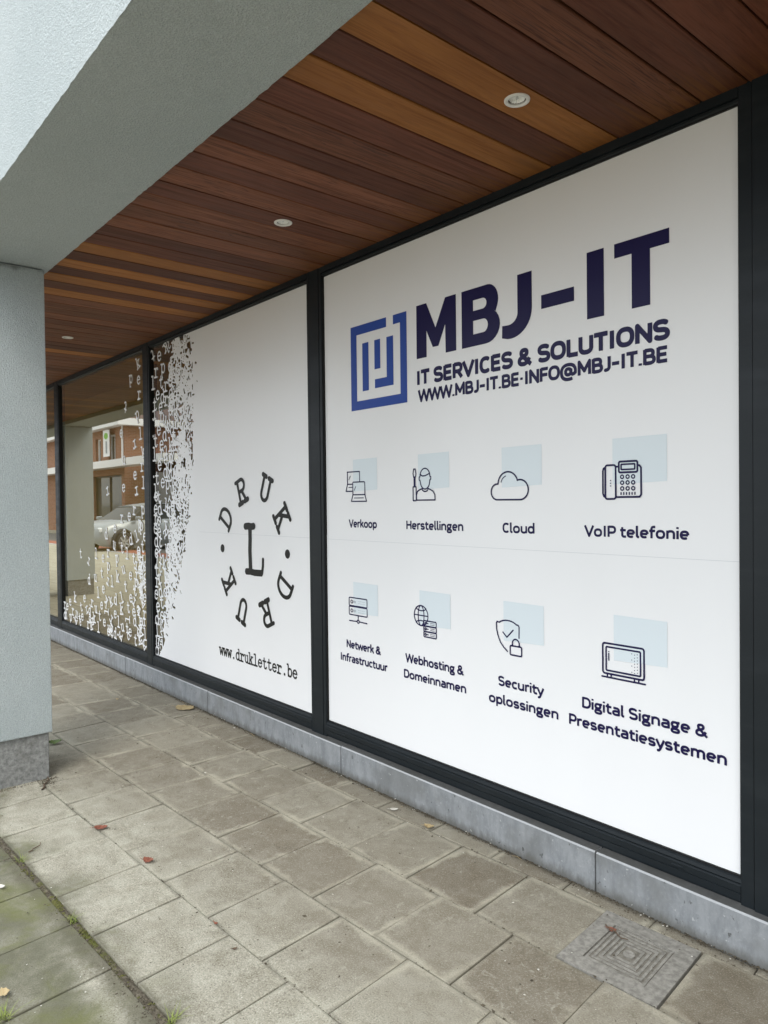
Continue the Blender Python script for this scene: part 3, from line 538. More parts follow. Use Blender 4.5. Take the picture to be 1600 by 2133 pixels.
# --- text set in a squarish sans drawn from strokes with flat ends
def se(cx, cz, rx, rz, a0, a1, n=16, e=2.4):
    out = []
    for i in range(n + 1):
        a = R(a0 + (a1 - a0) * i / n); c, s_ = math.cos(a), math.sin(a)
        out.append((cx + rx * math.copysign(abs(c) ** (2 / e), c), cz + rz * math.copysign(abs(s_) ** (2 / e), s_)))
    return out
ST = lambda x, a=0, b=.7: [(x, a), (x, b)]
TF = {
 'I': (.27, [ST(.135)]), 'T': (.50, [[(.01, .645), (.49, .645)], ST(.25, 0, .645)]), 'E': (.49, [ST(.09), [(.09, .645), (.45, .645)], [(.09, .355), (.42, .355)], [(.09, .055), (.45, .055)]]),
 'F': (.46, [ST(.09), [(.09, .645), (.45, .645)], [(.09, .34), (.42, .34)]]), 'L': (.45, [ST(.09), [(.09, .055), (.44, .055)]]),
 'S': (.52, [se(.26, .505, .18, .145, 28, 270) + se(.26, .205, .19, .15, 90, -152)]), 'C': (.53, [se(.29, .35, .21, .295, 50, 310, 22)]), 'O': (.62, [se(.31, .35, .23, .295, 0, 360, 28)]),
 'D': (.57, [ST(.09), [(.09, .645), (.27, .645)] + se(.27, .35, .23, .295, 90, -90) + [(.09, .055)]]),
 'R': (.54, [ST(.09), [(.09, .645), (.28, .645)] + se(.28, .475, .17, .17, 90, -90) + [(.09, .305)], [(.29, .305), (.48, 0)]]), 'P': (.52, [ST(.09), [(.09, .645), (.28, .645)] + se(.28, .46, .18, .185, 90, -90) + [(.09, .275)]]),
 'B': (.55, [ST(.09), [(.09, .645), (.27, .645)] + se(.27, .505, .16, .14, 90, -90) + [(.09, .365)], [(.27, .365)] + se(.29, .21, .18, .155, 90, -90) + [(.09, .055)]]),
 'V': (.54, [[(.02, .7), (.27, .02), (.52, .7)]]), 'W': (.80, [[(.02, .7), (.2, .02), (.40, .66), (.60, .02), (.78, .7)]]), 'M': (.68, [[(.09, 0), (.09, .66), (.34, .2), (.59, .66), (.59, 0)]]),
 'N': (.58, [[(.09, 0), (.09, .66), (.49, .04), (.49, .7)]]), 'U': (.57, [[(.09, .7), (.09, .25)] + se(.285, .25, .195, .195, 180, 360) + [(.48, .7)]]), 'J': (.36, [[(.27, .7), (.27, .22)] + se(.12, .22, .15, .165, 0, -100)]),
 'H': (.58, [ST(.09), ST(.49), [(.09, .36), (.49, .36)]]),
 '&': (.62, [[(.56, .0), (.16, .46)] + se(.27, .535, .12, .115, 205, -35) + [(.33, .42), (.18, .34)] + se(.24, .195, .17, .145, 125, 290) + [(.42, .13), (.50, .30)]]),
 '@': (.86, [se(.42, .27, .35, .37, -15, 300, 26), se(.41, .28, .13, .15, 0, 360, 18), [(.55, .43), (.55, .2), (.62, .13), (.72, .16), (.77, .25)]]),
 '.': (.2, [[(.1, 0), (.1, .11)]]), '-': (.40, [[(.04, .31), (.36, .31)]]), '\u2022': (.26, [[(.12, .27), (.12, .40)]]), ' ': (.21, []),
 'a': (.48, [[(.09, .455), (.24, .455)] + se(.26, .32, .14, .135, 90, 0, 6) + [(.40, 0)], [(.40, .27), (.22, .27)] + se(.21, .155, .13, .11, 90, 270) + [(.40, .06)]]),
 'b': (.51, [ST(.09, 0, .74), se(.27, .25, .17, .20, 0, 360, 20)]), 'c': (.43, [se(.25, .25, .17, .20, 50, 310)]), 'd': (.51, [ST(.42, 0, .74), se(.24, .25, .17, .20, 0, 360, 20)]),
 'e': (.50, [[(.09, .25), (.42, .25)], se(.255, .25, .175, .20, 0, 305, 18)]), 'f': (.34, [[(.14, 0), (.14, .53)] + se(.26, .55, .12, .14, 180, 90, 6) + [(.34, .69)], [(.02, .45), (.33, .45)]]),
 'g': (.48, [se(.22, .315, .14, .135, 0, 360, 18), [(.3, .445), (.46, .455)], [(.14, .2), (.115, .13), (.16, .08), (.3, .06)] + se(.27, -.04, .15, .10, 90, -90, 8) + se(.2, -.04, .13, .10, 270, 90, 8)]),
 'h': (.51, [ST(.09, 0, .74), se(.255, .28, .165, .175, 180, 0) + [(.42, 0)]]), 'i': (.18, [ST(.09, 0, .5), ST(.09, .6, .71)]), 'k': (.46, [ST(.09, 0, .74), [(.11, .21), (.40, .5)], [(.21, .29), (.43, 0)]]),
 'l': (.23, [[(.09, .74), (.09, .12), (.13, .06), (.21, .05)]]), 'm': (.76, [ST(.09, 0, .5), se(.235, .29, .145, .165, 180, 0) + [(.38, 0)], se(.525, .29, .145, .165, 180, 0) + [(.67, 0)]]),
 'n': (.51, [ST(.09, 0, .5), se(.255, .28, .165, .175, 180, 0) + [(.42, 0)]]), 'o': (.53, [se(.265, .25, .185, .20, 0, 360, 22)]), 'p': (.51, [ST(.09, -.2, .5), se(.27, .25, .17, .20, 0, 360, 20)]),
 'r': (.34, [ST(.09, 0, .5), se(.25, .27, .16, .185, 180, 85, 8) + [(.33, .455)]]), 's': (.44, [se(.22, .35, .14, .105, 30, 270) + se(.22, .15, .15, .10, 90, -150)]),
 't': (.36, [[(.14, .64), (.14, .18)] + se(.26, .17, .12, .12, 180, 270, 6) + [(.35, .05)], [(.02, .45), (.34, .45)]]), 'u': (.51, [[(.09, .5), (.09, .22)] + se(.255, .22, .165, .175, 180, 360), ST(.42, 0, .5)]),
 'w': (.66, [[(.02, .5), (.16, .02), (.33, .46), (.50, .02), (.64, .5)]]), 'y': (.45, [[(.02, .5), (.225, .03)], [(.43, .5), (.21, -.1), (.14, -.17), (.05, -.165)]]),
}
def butt_field(P, lines, h):
    D = np.full(P.shape[:-1], 1e9)
    for pts in lines:
        pts = np.asarray(pts, float); m = len(pts) - 1; closed = np.hypot(*(pts[0] - pts[-1])) < 1e-6
        for i in range(m):
            a, b = pts[i], pts[i + 1]; ab = b - a; L = math.hypot(*ab)
            if L < 1e-9: continue
            al = ((P - a) @ ab) / L; tt = np.clip(al, 0, L)[..., None] / L; q = P - (a + tt * ab); d = np.hypot(q[..., 0], q[..., 1]) - h
            if i == 0 and not closed: d = np.maximum(d, -al)
            if i == m - 1 and not closed: d = np.maximum(d, al - L)
            D = np.minimum(D, d)
    return D
def text(name, body, x0, x1, zbase, cap, mat, parent, y, weight=0.108, step=0.0015):
    tot = sum(TF[c][0] for c in body); first = min(q[0] for l in TF[body[0]][1] for q in l); last = max(q[0] for l in TF[body[-1]][1] for q in l)
    h = cap * weight; k = cap / .7
    ext = tot - first - (TF[body[-1]][0] - last); sx = (x1 - x0 - 2 * h * .9) / ext; pen = -first; V, Fc = [], []
    for ch in body:
        adv, ls = TF[ch]
        if ls:
            L = [[(x0 + h * .9 + (pen + px) * sx, zbase + pz * k) for px, pz in l] for l in ls]; al = np.array([q for l in L for q in l])
            gx = np.arange(al[:, 0].min() - h - 2 * step, al[:, 0].max() + h + 2 * step, step); gz = np.arange(al[:, 1].min() - h - 2 * step, al[:, 1].max() + h + 2 * step, step)
            v, f = field_mesh(butt_field(np.stack(np.meshgrid(gx, gz, indexing='ij'), -1), L, h), gx, gz); n = len(V); V += v; Fc += [tuple(i + n for i in q) for q in f]
        pen += adv
    return ins(pyd(name, [(x, y, z) for x, z in V], Fc, mat), parent)
text('lettering', 'IT SERVICES & SOLUTIONS', -2.712, -1.361, 2.131, 0.070, 'navy', sign, YPR, 0.138, .002)
text('lettering', 'WWW.MBJ-IT.BE\u2022INFO@MBJ-IT.BE', -2.708, -1.365, 2.047, 0.057, 'navy', sign, YPR, 0.126, .0018)
for b, x0, x1, z in (('Verkoop', -3.294, -3.045, 1.401), ('Herstellingen', -2.806, -2.403, 1.401), ('Cloud', -2.160, -1.982, 1.400), ('VoIP telefonie', -1.732, -1.291, 1.397)):
    text('lettering', b, x0, x1, z, 0.0435, 'navy', sign, YPR)
for b, x0, x1, z in (('Netwerk &', -3.325, -3.020, .714), ('Infrastructuur', -3.382, -2.964, .633), ('Webhosting &', -2.823, -2.406, .712), ('Domeinnamen', -2.835, -2.393, .628), ('Security', -2.192, -1.936, .706), ('oplossingen', -2.249, -1.864, .621), ('Digital Signage &', -1.746, -1.224, .698), ('Presentatiesystemen', -1.810, -1.159, .617)):
    text('lettering', b, x0, x1, z, 0.0435, 'navy', sign, YLOW - .0006)
# --- pale squares behind the icons
for x0, x1 in ((-3.249, -3.038), (-2.713, -2.493), (-2.162, -1.941), (-1.600, -1.3745)):
    ins(flat_poly('pale_square', [[(x0, 1.602), (x1, 1.610), (x1, 1.783), (x0, 1.781)]], 'pale', None, YPR), sign)
for x0, x1 in ((-3.257, -3.042), (-2.7105, -2.492), (-2.158, -1.9355), (-1.5985, -1.376)):
    ins(flat_poly('pale_square', [[(x0, .914), (x1, .922), (x1, 1.091), (x0, 1.093)]], 'pale', None, YLOW - .0004), sign)
# --- line icons
w_ = 0.0033
def rrect(x0, x1, z0, z1, r=0.006):
    p = arc(x1 - r, z1 - r, r, r, 0, 90, 4) + arc(x0 + r, z1 - r, r, r, 90, 180, 4) + arc(x0 + r, z0 + r, r, r, 180, 270, 4) + arc(x1 - r, z0 + r, r, r, 270, 360, 4); return p + [p[0]]
def lap(x0, x1, zt, zm, zb, cut=False):
    s = [(rrect(x0, x1, zm, zt, .006), w_)] if not cut else [([(x0, zm), (x0, zt), (x1, zt), (x1, zt - .058)], w_), ([(x0, zm), (x0 + .05, zm)], w_)]
    e = .014
    s += [([(x0, zm), (x0 - e, zb), (x1 + e, zb), (x1, zm)] if not cut else [(x0, zm), (x0 - e, zb), (x0 + .05, zb)], w_)]
    s += [([(x0 + .013, zm + .025), (x0 + .028, zm + .046)], w_ * .7), ([(x0 + .012, zm - .018), (x1 - .012 if not cut else x0 + .05, zm - .018)], w_ * .7)]
    return s
def icon(strokes, y, w=None): return ins(strokes_obj('icon', strokes, 'navy', None, y, 0.0016), sign)
icon(lap(-3.301, -3.189, 1.713, 1.644, 1.604, True) + lap(-3.252, -3.144, 1.655, 1.584, 1.547), YPR2)
icon([([(-2.745, 1.708), (-2.733, 1.708), (-2.728, 1.686), (-2.732, 1.668), (-2.746, 1.668), (-2.750, 1.686), (-2.745, 1.708)], w_), ([(-2.743, 1.668), (-2.743, 1.618)], w_), ([(-2.735, 1.668), (-2.735, 1.618)], w_), (rrect(-2.751, -2.728, 1.547, 1.618, .003), w_),
      (arc(-2.662, 1.668, .036, .041, 0, 180, 14) + [(-2.704, 1.666), (-2.704, 1.652), (-2.698, 1.648)] + arc(-2.662, 1.645, .034, .040, 190, 350, 14) + [(-2.627, 1.650), (-2.620, 1.654), (-2.620, 1.666), (-2.626, 1.668)], w_),
      ([(-2.698, 1.680), (-2.680, 1.671), (-2.660, 1.672), (-2.645, 1.677), (-2.628, 1.683)], w_), ([(-2.726, 1.550), (-2.726, 1.575), (-2.718, 1.594), (-2.700, 1.603), (-2.684, 1.607)] + arc(-2.662, 1.607, .022, .014, 180, 360, 8) + [(-2.628, 1.604), (-2.606, 1.594), (-2.592, 1.576), (-2.591, 1.550), (-2.726, 1.550)], w_)], YPR2)
icon([([(-2.195, 1.5475)] + arc(-2.190, 1.583, .035, .0355, 262, 100, 12) + arc(-2.127, 1.617, .057, .055, 178, 20, 14) + arc(-2.058, 1.591, .045, .044, 110, -90, 16) + [(-2.195, 1.5475)], w_ * 1.1), (arc(-2.127, 1.617, .040, .038, 165, 108, 6), w_ * .7)], YPR2)
ph = [(rrect(-1.632, -1.586, 1.546, 1.678, .009), w_ * 1.15), ([(-1.632, 1.670), (-1.640, 1.666), (-1.643, 1.655), (-1.643, 1.568), (-1.638, 1.556), (-1.632, 1.554)], w_ * 1.1), ([(-1.586, 1.671), (-1.572, 1.671)], w_ * 1.1), ([(-1.493, 1.674), (-1.484, 1.672), (-1.478, 1.664), (-1.478, 1.562), (-1.484, 1.553), (-1.586, 1.553)], w_ * 1.15), (rrect(-1.572, -1.493, 1.648, 1.690, .006), w_ * 1.2), (rrect(-1.562, -1.504, 1.659, 1.679, .002), w_)]
for i in range(3):
    for j in range(3): ph.append((arc(-1.558 + i * .0235, 1.631 - j * .0225, .0068, .0068, 0, 360, 12), w_ * .75))
    ph.append(([(-1.609, 1.618 - i * .0105)], w_ * .8))
for i in range(6): ph.append(([(-1.563 + i * .0118, 1.563), (-1.563 + i * .0118, 1.570)], w_ * .8))
icon(ph, YPR2)
YL2 = YLOW - .0010
sv = []
for z0, z1 in ((.906, .953), (.957, 1.003)):
    sv.append((rrect(-3.297, -3.135, z0, z1, .006), w_)); zc = (z0 + z1) / 2
    sv.append((arc(-3.273, zc, .009, .009, 0, 360, 10), w_ * .75))
    for i in range(3): sv.append(([(-3.256 + i * .009, zc - .006), (-3.256 + i * .009, zc + .006)], .0012))
    for i in range(7):
        for dz in (-.006, .006): sv.append(([(-3.212 + i * .0095, zc + dz)], .0016))
sv += [([(-3.216, .906), (-3.216, .881)], w_), (arc(-3.216, .872, .0095, .009, 0, 360, 10), w_), ([(-3.296, .870), (-3.226, .872)], w_), ([(-3.206, .872), (-3.138, .870)], w_)]
icon(sv, YL2)
gl_ = [(arc(-2.700, .965, .051, .051, 0, 360, 26), w_), (arc(-2.700, .965, .022, .051, 0, 360, 20), w_ * .9), ([(-2.751, .966), (-2.649, .966)], w_ * .9), (arc(-2.700, 1.004, .036, .014, 180, 360, 8), w_ * .9), (arc(-2.700, .926, .036, .014, 180, 60, 8), w_ * .9)]
for i in range(3):
    z = .861 + i * .0277; gl_ += [(rrect(-2.681, -2.591, z, z + .0262, .005), w_), (arc(-2.668, z + .013, .0055, .0055, 0, 360, 8), w_ * .8), ([(-2.660, z + .013), (-2.648, z + .013)], w_ * .8), ([(-2.634, z + .017), (-2.602, z + .017)], .0012), ([(-2.634, z + .009), (-2.602, z + .009)], .0012)]
icon(gl_, YL2)
icon([([(-2.070, .936), (-2.069, .985), (-2.074, .992)] + arc(-2.134, .975, .060, .032, 35, 145, 10) + [(-2.196, .996), (-2.200, .988), (-2.199, .962), (-2.192, .935), (-2.178, .905), (-2.158, .884), (-2.136, .868)], w_), ([(-2.162, .951), (-2.139, .931), (-2.103, .967)], w_), (rrect(-2.121, -2.056, .856, .897, .006), w_ * 1.05), ([(-2.108, .898), (-2.108, .908)] + arc(-2.0885, .908, .0195, .020, 180, 0, 10) + [(-2.069, .898)], w_ * 1.05)], YL2)
tv = [(rrect(-1.648, -1.4695, .8575, .977, .009), w_ * 1.15), (rrect(-1.633, -1.4845, .870, .963, .004), w_ * 1.05), ([(-1.652, .843), (-1.465, .843)], w_ * 1.05), ([(-1.621, .945)], w_ * .8), ([(-1.621, .937), (-1.621, .911)], w_ * .8)]
for x in (-1.628, -1.611, -1.510, -1.492): tv.append(([(x, .856), (x, .844)], w_ * .9))
for i in range(7):
    z = .951 - i * .0118; tv += [([(-1.4975, z)], .002), ([(-1.509, z - .003)], .002)]
    if i % 2 == 0: tv.append(([(-1.521, z)], .002))
icon(tv, YL2)

# ================================================================== SIGN ON THE MIDDLE PANE
sign2 = empty('window_sign', (-4.4, YS, ZB0), label='white vinyl window sign with circle of black typewriter letters around a big L', cat='sign')
def edge_x(z):
    zs = [.25, .361, .519, .725, .961, 1.121, 1.343, 1.529, 1.635, 1.907, 2.299, 2.62, 2.87]; xs = [-5.965, -5.858, -5.758, -5.659, -5.517, -5.468, -5.389, -5.341, -5.337, -5.262, -5.242, -5.241, -5.29]
    return np.interp(z, zs, xs)
st = 0.0034
xs = np.arange(-6.028, -5.16, st); zs = np.arange(ZB0 + .001, ZT0, st); PX, PZ = np.meshgrid(xs, zs, indexing='ij'); P = np.stack((PX, PZ), -1)
F = (edge_x(PZ) + 0.0) - PX
rl = random.Random(11)
S = 0.148
def stamp(F, ch, cx, cz, rot, s=S):
    i0 = max(0, int((cx - .6 * s - xs[0]) / st)); i1 = min(len(xs), int((cx + .6 * s - xs[0]) / st) + 2); j0 = max(0, int((cz - .75 * s - zs[0]) / st)); j1 = min(len(zs), int((cz + .75 * s - zs[0]) / st) + 2)
    if i1 - i0 < 2 or j1 - j0 < 2: return
    q = (P[i0:i1, j0:j1] - np.array((cx, cz))) / s; c, n = math.cos(rot), math.sin(rot)
    q = np.stack((q[..., 0] * c + q[..., 1] * n + .3, -q[..., 0] * n + q[..., 1] * c + .35), -1)
    F[i0:i1, j0:j1] = np.minimum(F[i0:i1, j0:j1], stroke_field(q, [(pp, ww * .8) for pp, ww in G[ch]]) * s)
seq = 'drukletter'
_sc = 200 / 1219
for ch, a, b, rot in [('t', 232, 375, 160), ('l', 235, 720, 0), ('t', 262, 990, 0), ('r', 250, 1150, 170), ('.', 237, 1325, 0), ('t', 270, 1450, 0), ('l', 255, 1625, 0), ('t', 290, 1925, 0), ('l', 268, 2090, 0), ('.', 245, 1840, 0),
                      ('e', 315, 355, 0), ('r', 278, 565, 0), ('e', 295, 850, 0), ('e', 332, 1010, 0), ('r', 345, 1130, 0), ('e', 310, 1300, 0), ('e', 345, 1485, 0), ('r', 350, 1600, 0), ('e', 320, 1745, 0), ('e', 360, 1965, 0),
                      ('k', 400, 280, 150), ('d', 362, 555, 180), ('t', 342, 705, 0), ('d', 357, 890, 0), ('r', 402, 740, 0), ('d', 385, 1370, 0), ('u', 385, 1170, 20), ('t', 400, 1595, 180), ('d', 395, 1840, 0), ('r', 405, 920, 0), ('e', 400, 1670, 0), ('d', 420, 2030, 180),
                      ('r', 495, 235, 0), ('d', 455, 490, 0), ('d', 460, 680, 0), ('d', 465, 835, 0), ('k', 455, 985, 0), ('d', 455, 1090, 180), ('d', 480, 1300, 0), ('r', 495, 1425, 0), ('k', 500, 360, 200), ('l', 540, 280, 0), ('k', 460, 1500, 0), ('r', 520, 640, 90), ('d', 450, 1750, 0), ('k', 440, 1880, 0), ('u', 430, 1250, 30)]:
    x, z = ((lambda d: (d.x * YS / d.y, 1.55 + d.z * YS / d.y))(_f + _r * ((280 + a * _sc - 800) / 1521.8) - _u * ((680 + b * _sc - 1066.5) / 1521.8))); stamp(F, ch, x, z, -R(rot))
z = 1.62
while z > .27: stamp(F, rl.choice('ltkerdu'), -5.985 + rl.uniform(-.008, .02), z, rl.uniform(-.2, .2)); z -= rl.uniform(.075, .12)
z = 1.60
while z > .27: stamp(F, rl.choice('eretdrk'), -5.90 + rl.uniform(-.02, .02), z, rl.uniform(-.4, .4)); z -= rl.uniform(.08, .12)
for i in range(640):
    z = rl.uniform(.25, 2.87); e = float(edge_x(z)); x00 = -5.67 if z > 1.6 else -5.82; span = e - x00
    if span < .02: continue
    t_ = rl.random()
    if rl.random() > .22 + .95 * t_: continue
    stamp(F, rl.choice(seq), x00 + span * t_, z, rl.uniform(-3.14, 3.14) if rl.random() < .5 else rl.uniform(-.3, .3), S * rl.uniform(.9, 1.05))
# slivers left open along the edge of the solid film
for i in range(110):
    z = rl.uniform(.3, 2.86); e = float(edge_x(z)); x = e + rl.gauss(-.05, .05); a = rl.uniform(0, 3.14); L = rl.uniform(.004, .018); w = rl.uniform(.003, .009)
    i0 = max(0, int((x - .04 - xs[0]) / st)); i1 = min(len(xs), i0 + 24); j0 = max(0, int((z - .04 - zs[0]) / st)); j1 = min(len(zs), j0 + 24)
    if i1 - i0 < 2 or j1 - j0 < 2: continue
    d = stroke_field(P[i0:i1, j0:j1], [([(x - L * math.cos(a), z - L * math.sin(a)), (x + L * math.cos(a), z + L * math.sin(a))], w)]); F[i0:i1, j0:j1] = np.maximum(F[i0:i1, j0:j1], -d)
V, Fc = field_mesh(F, xs, zs)
cl = ins(pyd('letter_cluster', [(x, YS, z) for x, z in V], Fc, 'film'), sign2)
xe = float(xs[-1])
ins(pyd('film', [(xe, YS, 1.327), (-3.6665, YS, 1.327), (-3.6665, YS, ZT0 - .001), (xe, YS, ZT0 - .001)], [(0, 1, 2, 3)], 'film'), sign2)
ins(pyd('film', [(xe, YS - .0007, ZB0 + .001), (-3.6665, YS - .0007, ZB0 + .001), (-3.6665, YS - .0012, 1.349), (xe, YS - .0012, 1.349)], [(0, 1, 2, 3)], 'film'), sign2)
ins(pyd('film_seam', [(xe, YS - .0018, 1.3265), (-3.6665, YS - .0018, 1.3265), (-3.6665, YS - .0018, 1.3283), (xe, YS - .0018, 1.3283)], [(0, 1, 2, 3)], 'seam'), sign2)
def glyph_at(ch, cx, cz, rot, sx, sz, mat, y, name='letter', ref=(.3, .35), heavy=1.0, sw=None):
    c, n = math.cos(rot), math.sin(rot); GG = [([((x - ref[0]), (z - ref[1])) for x, z in pts], w * heavy) for pts, w in G[ch]]
    xs_ = np.arange(-.46, .46, .012); zs_ = np.arange(-.52, .56, .012); PP = np.stack(np.meshgrid(xs_, zs_, indexing='ij'), -1)
    V, Fc = field_mesh(stroke_field(PP, GG), xs_, zs_)
    return ins(pyd(name, [(cx + x * sx * c - z * sz * n, y, cz + x * sx * n + z * sz * c) for x, z in V], Fc, mat), sign2)
YB = YS - .0026
CX, CZ = -4.366, 1.217
for ch, x, z in (('D', -4.740, 1.441), ('R', -4.510, 1.627), ('U', -4.192, 1.636), ('K', -3.998, 1.446), ('D', -3.978, .998), ('R', -4.200, .806), ('U', -4.520, .793), ('K', -4.713, .983)):
    a = math.atan2(z - CZ, x - CX) - math.pi / 2; glyph_at(ch, x, z, a, .228, .228, 'black', YB)
for x in (-4.798, -3.935): ins(strokes_obj('dot', [([(x, 1.217)], .0295)], 'black', None, YB, .004), sign2)
ins(strokes_obj('large_letter', [([(-4.403, 1.385), (-4.401, 1.30), (-4.406, 1.22), (-4.400, 1.09)], .0235), ([(-4.464, 1.382), (-4.42, 1.386), (-4.40, 1.380), (-4.352, 1.386)], .0235), ([(-4.455, 1.072), (-4.40, 1.074), (-4.35, 1.070), (-4.26, 1.072)], .0225), ([(-4.248, 1.075), (-4.238, 1.12), (-4.235, 1.165)], .014)], 'black', None, YB, .004), sign2)
word = 'www.drukletter.be'; adv = (-3.837 + 4.868) / len(word)
for i, ch in enumerate(word):
    cx = -4.868 + adv * (i + .5); ins(strokes_obj('letter', [([(cx + (x - .3) * adv * 1.72, .437 + z * .101) for x, z in pts], .0058 * w / W) for pts, w in G[ch]], 'black', None, YB, .0024), sign2)

# ================================================================== WHITE LETTERS ON THE CLEAR PANE
def pick(px, py):     # where a sight line through a photo pixel meets the glass plane
    d = _f + _r * ((px - 800) / 1521.8) - _u * ((py - 1066.5) / 1521.8); t = YS / d.y; return (d.x * t, 1.55 + d.z * t)
dec = empty('window_lettering', (-7.36, YS, ZB0), label='scattered white typewriter letters stuck on the clear glass pane', cat='lettering')
A1 = [('t', 470, 715, 0), ('r', 580, 825, 160), ('l', 690, 720, 0), ('e', 790, 770, 0), ('r', 865, 695, 0), ('u', 950, 585, -15), ('d', 835, 440, 0), ('e', 960, 345, 0), ('e', 1095, 405, 0), ('d', 1190, 515, 12), ('r', 1060, 200, 0), ('e', 1165, 170, 0), ('r', 1240, 85, 0), ('d', 1360, 100, 180), ('l', 1275, 465, 28), ('d', 865, 905, 180), ('d', 990, 795, 190), ('t', 1065, 635, 0), ('l', 1135, 720, 0), ('t', 1235, 790, 0), ('u', 1080, 935, 15), ('k', 1000, 1050, 0), ('e', 1185, 1020, 0), ('t', 775, 995, 0), ('u', 680, 1050, 0), ('d', 590, 1090, 0), ('r', 855, 1115, 165), ('l', 920, 1120, 0), ('t', 1115, 1190, 0), ('e', 795, 1215, 0), ('l', 720, 1280, 0), ('k', 390, 1345, 0), ('e', 320, 1395, 0), ('e', 525, 1345, 0), ('r', 635, 1415, 0), ('e', 770, 1445, 0), ('k', 835, 1395, 150), ('k', 905, 1395, 30), ('d', 970, 1375, 0), ('l', 1060, 1350, 18), ('e', 1190, 1340, 0), ('t', 1155, 1490, 0), ('k', 1055, 1515, 0), ('e', 965, 1570, 0), ('u', 690, 1500, 0), ('d', 600, 1530, 0), ('r', 360, 1535, 0), ('u', 415, 1575, -10), ('t', 480, 1480, 15), ('e', 495, 1610, 0), ('k', 665, 1640, 0), ('t', 745, 1610, 0), ('e', 810, 1690, 0), ('r', 905, 1655, 150), ('l', 845, 1540, 90), ('r', 245, 1440, 0), ('e', 280, 1460, 0), ('d', 262, 1585, 0), ('r', 228, 1600, 175), ('t', 465, 1700, 0), ('r', 580, 1725, 0), ('k', 625, 1745, 15), ('d', 330, 1650, 190), ('k', 400, 1690, 50), ('l', 725, 1790, 0), ('e', 870, 1820, 0), ('t', 915, 1850, 180), ('d', 965, 1870, 0), ('k', 1040, 1910, 60), ('r', 560, 1500, 30), ('d', 1310, 740, 0), ('e', 1300, 660, 0), ('t', 1360, 620, 0), ('l', 1015, 1700, 0), ('u', 1070, 1760, 10), ('l', 1150, 1650, 90), ('e', 1180, 1830, 0), ('t', 1150, 1880, 10), ('d', 1250, 1680, 0), ('r', 1310, 1530, 0), ('e', 1235, 1540, 0), ('t', 1250, 1250, 20), ('k', 1360, 1400, 40), ('k', 1390, 1060, 30), ('r', 1280, 1020, 0), ('u', 1350, 1090, 20), ('d', 1265, 1140, 180), ('d', 1340, 1250, 190), ('r', 1260, 890, 170), ('p', 1320, 300, 0), ('d', 1340, 330, 180), ('k', 1390, 880, 20), ('r', 1230, 1400, 150), ('k', 1340, 1820, 20), ('u', 1370, 1680, 10), ('t', 1260, 1960, 0), ('k', 1320, 1940, 15), ('l', 1395, 1880, 0), ('r', 1390, 1580, 0), ('e', 1390, 460, 0), ('k', 1380, 2030, 40), ('d', 1335, 1700, 180), ('e', 1390, 1330, 0)]
A2 = [('k', 830, 310, 20), ('d', 770, 445, 180), ('e', 835, 440, 0), ('r', 840, 565, 0), ('t', 725, 668, 160), ('d', 825, 745, 205), ('e', 690, 885, 0), ('l', 850, 900, 0), ('r', 800, 990, 200), ('u', 710, 1110, 0), ('e', 805, 1235, 0), ('r', 865, 1165, 0), ('e', 710, 1340, 0), ('r', 815, 1380, 190), ('r', 575, 1380, 200), ('l', 875, 1310, 0), ('k', 875, 1050, 20)]
A3 = []
for i in range(14): A3.append((rl.choice('drukletter'), rl.uniform(1270, 1400), 380 + 1500 * rl.random() ** .8, rl.choice((0, 0, 0, 15, -20, 160, 200, 90))))
for i in range(8):
    x_ = rl.uniform(230, 1390); A3.append((rl.choice('drukletter'), x_, 1560 + (x_ - 230) * .34 + rl.uniform(-190, 60) * rl.random(), rl.choice((0, 0, 0, 15, -20, 160, 200, 90, 45))))
for lst, ox, oy, sc in ((A1, 100, 1050, 220 / 1514), (A2, 80, 680, .25), (A3, 100, 1050, 220 / 1514)):
    for i, (ch, px, py, rot) in enumerate(lst):
        if ch == 'p': ch, rot = 'd', 180
        x, z = pick(ox + px * sc, oy + py * sc)
        if x > -6.19 or x < -8.5: x = min(max(x, -8.5), -6.20)
        o = bpy.data.objects.new('letter', glyph_mesh(ch))
        if not o.data.materials: o.data.materials.append(M['film'])
        link(o, dec); o.location = (x + 7.36, -.00002 * i - (.003 if lst is A3 else 0), max(z, ZB0 + .052) - ZB0); o.rotation_euler.y = -R(rot + rl.uniform(-4, 4)); o.scale = (.137, 1, .137)

# ================================================================== DOWNLIGHTS
where = ('round white recessed downlight in the orange board above the emblem sign', 'round white recessed downlight in a dark board, middle one of the three', 'farthest small round downlight, beside the grey column')
for (x, y), lb in zip(LIGHTS, where):
    L = empty('ceiling_light', (x, y, ZS), label=lb, cat='downlight', group='recessed downlights in the soffit')
    bm = bmesh.new(); lathe(bm, [(.033, .006), (.030, -.001), (.0315, -.004), (.040, -.0045), (.0435, -.003), (.0445, .0005)], n=48); bm_obj('rim', bm, 'white', L, True)
    bm = bmesh.new(); lathe(bm, [(.034, .004), (.034, .034), (.001, .0345)], n=32); bm_obj('housing', bm, 'dark', L)
    bm = bmesh.new(); n = 36; prof = [(.0265, .003), (.025, .006), (.0205, .012), (.0125, .017), (.004, .019)]
    rings = [[bm.verts.new(((r * (1 + (.05 if i % 2 else -.03))) * math.cos(2 * math.pi * i / n), (r * (1 + (.05 if i % 2 else -.03))) * math.sin(2 * math.pi * i / n), h)) for i in range(n)] for r, h in prof]
    for a, b in zip(rings, rings[1:]):
        for i in range(n): bm.faces.new((a[i], a[(i + 1) % n], b[(i + 1) % n], b[i]))
    bm_obj('reflector', bm, 'reflector', L)
    bm = bmesh.new(); lathe(bm, [(.0045, .004), (.0045, .017)], n=10); bm_obj('bulb', bm, 'lampglass', L)

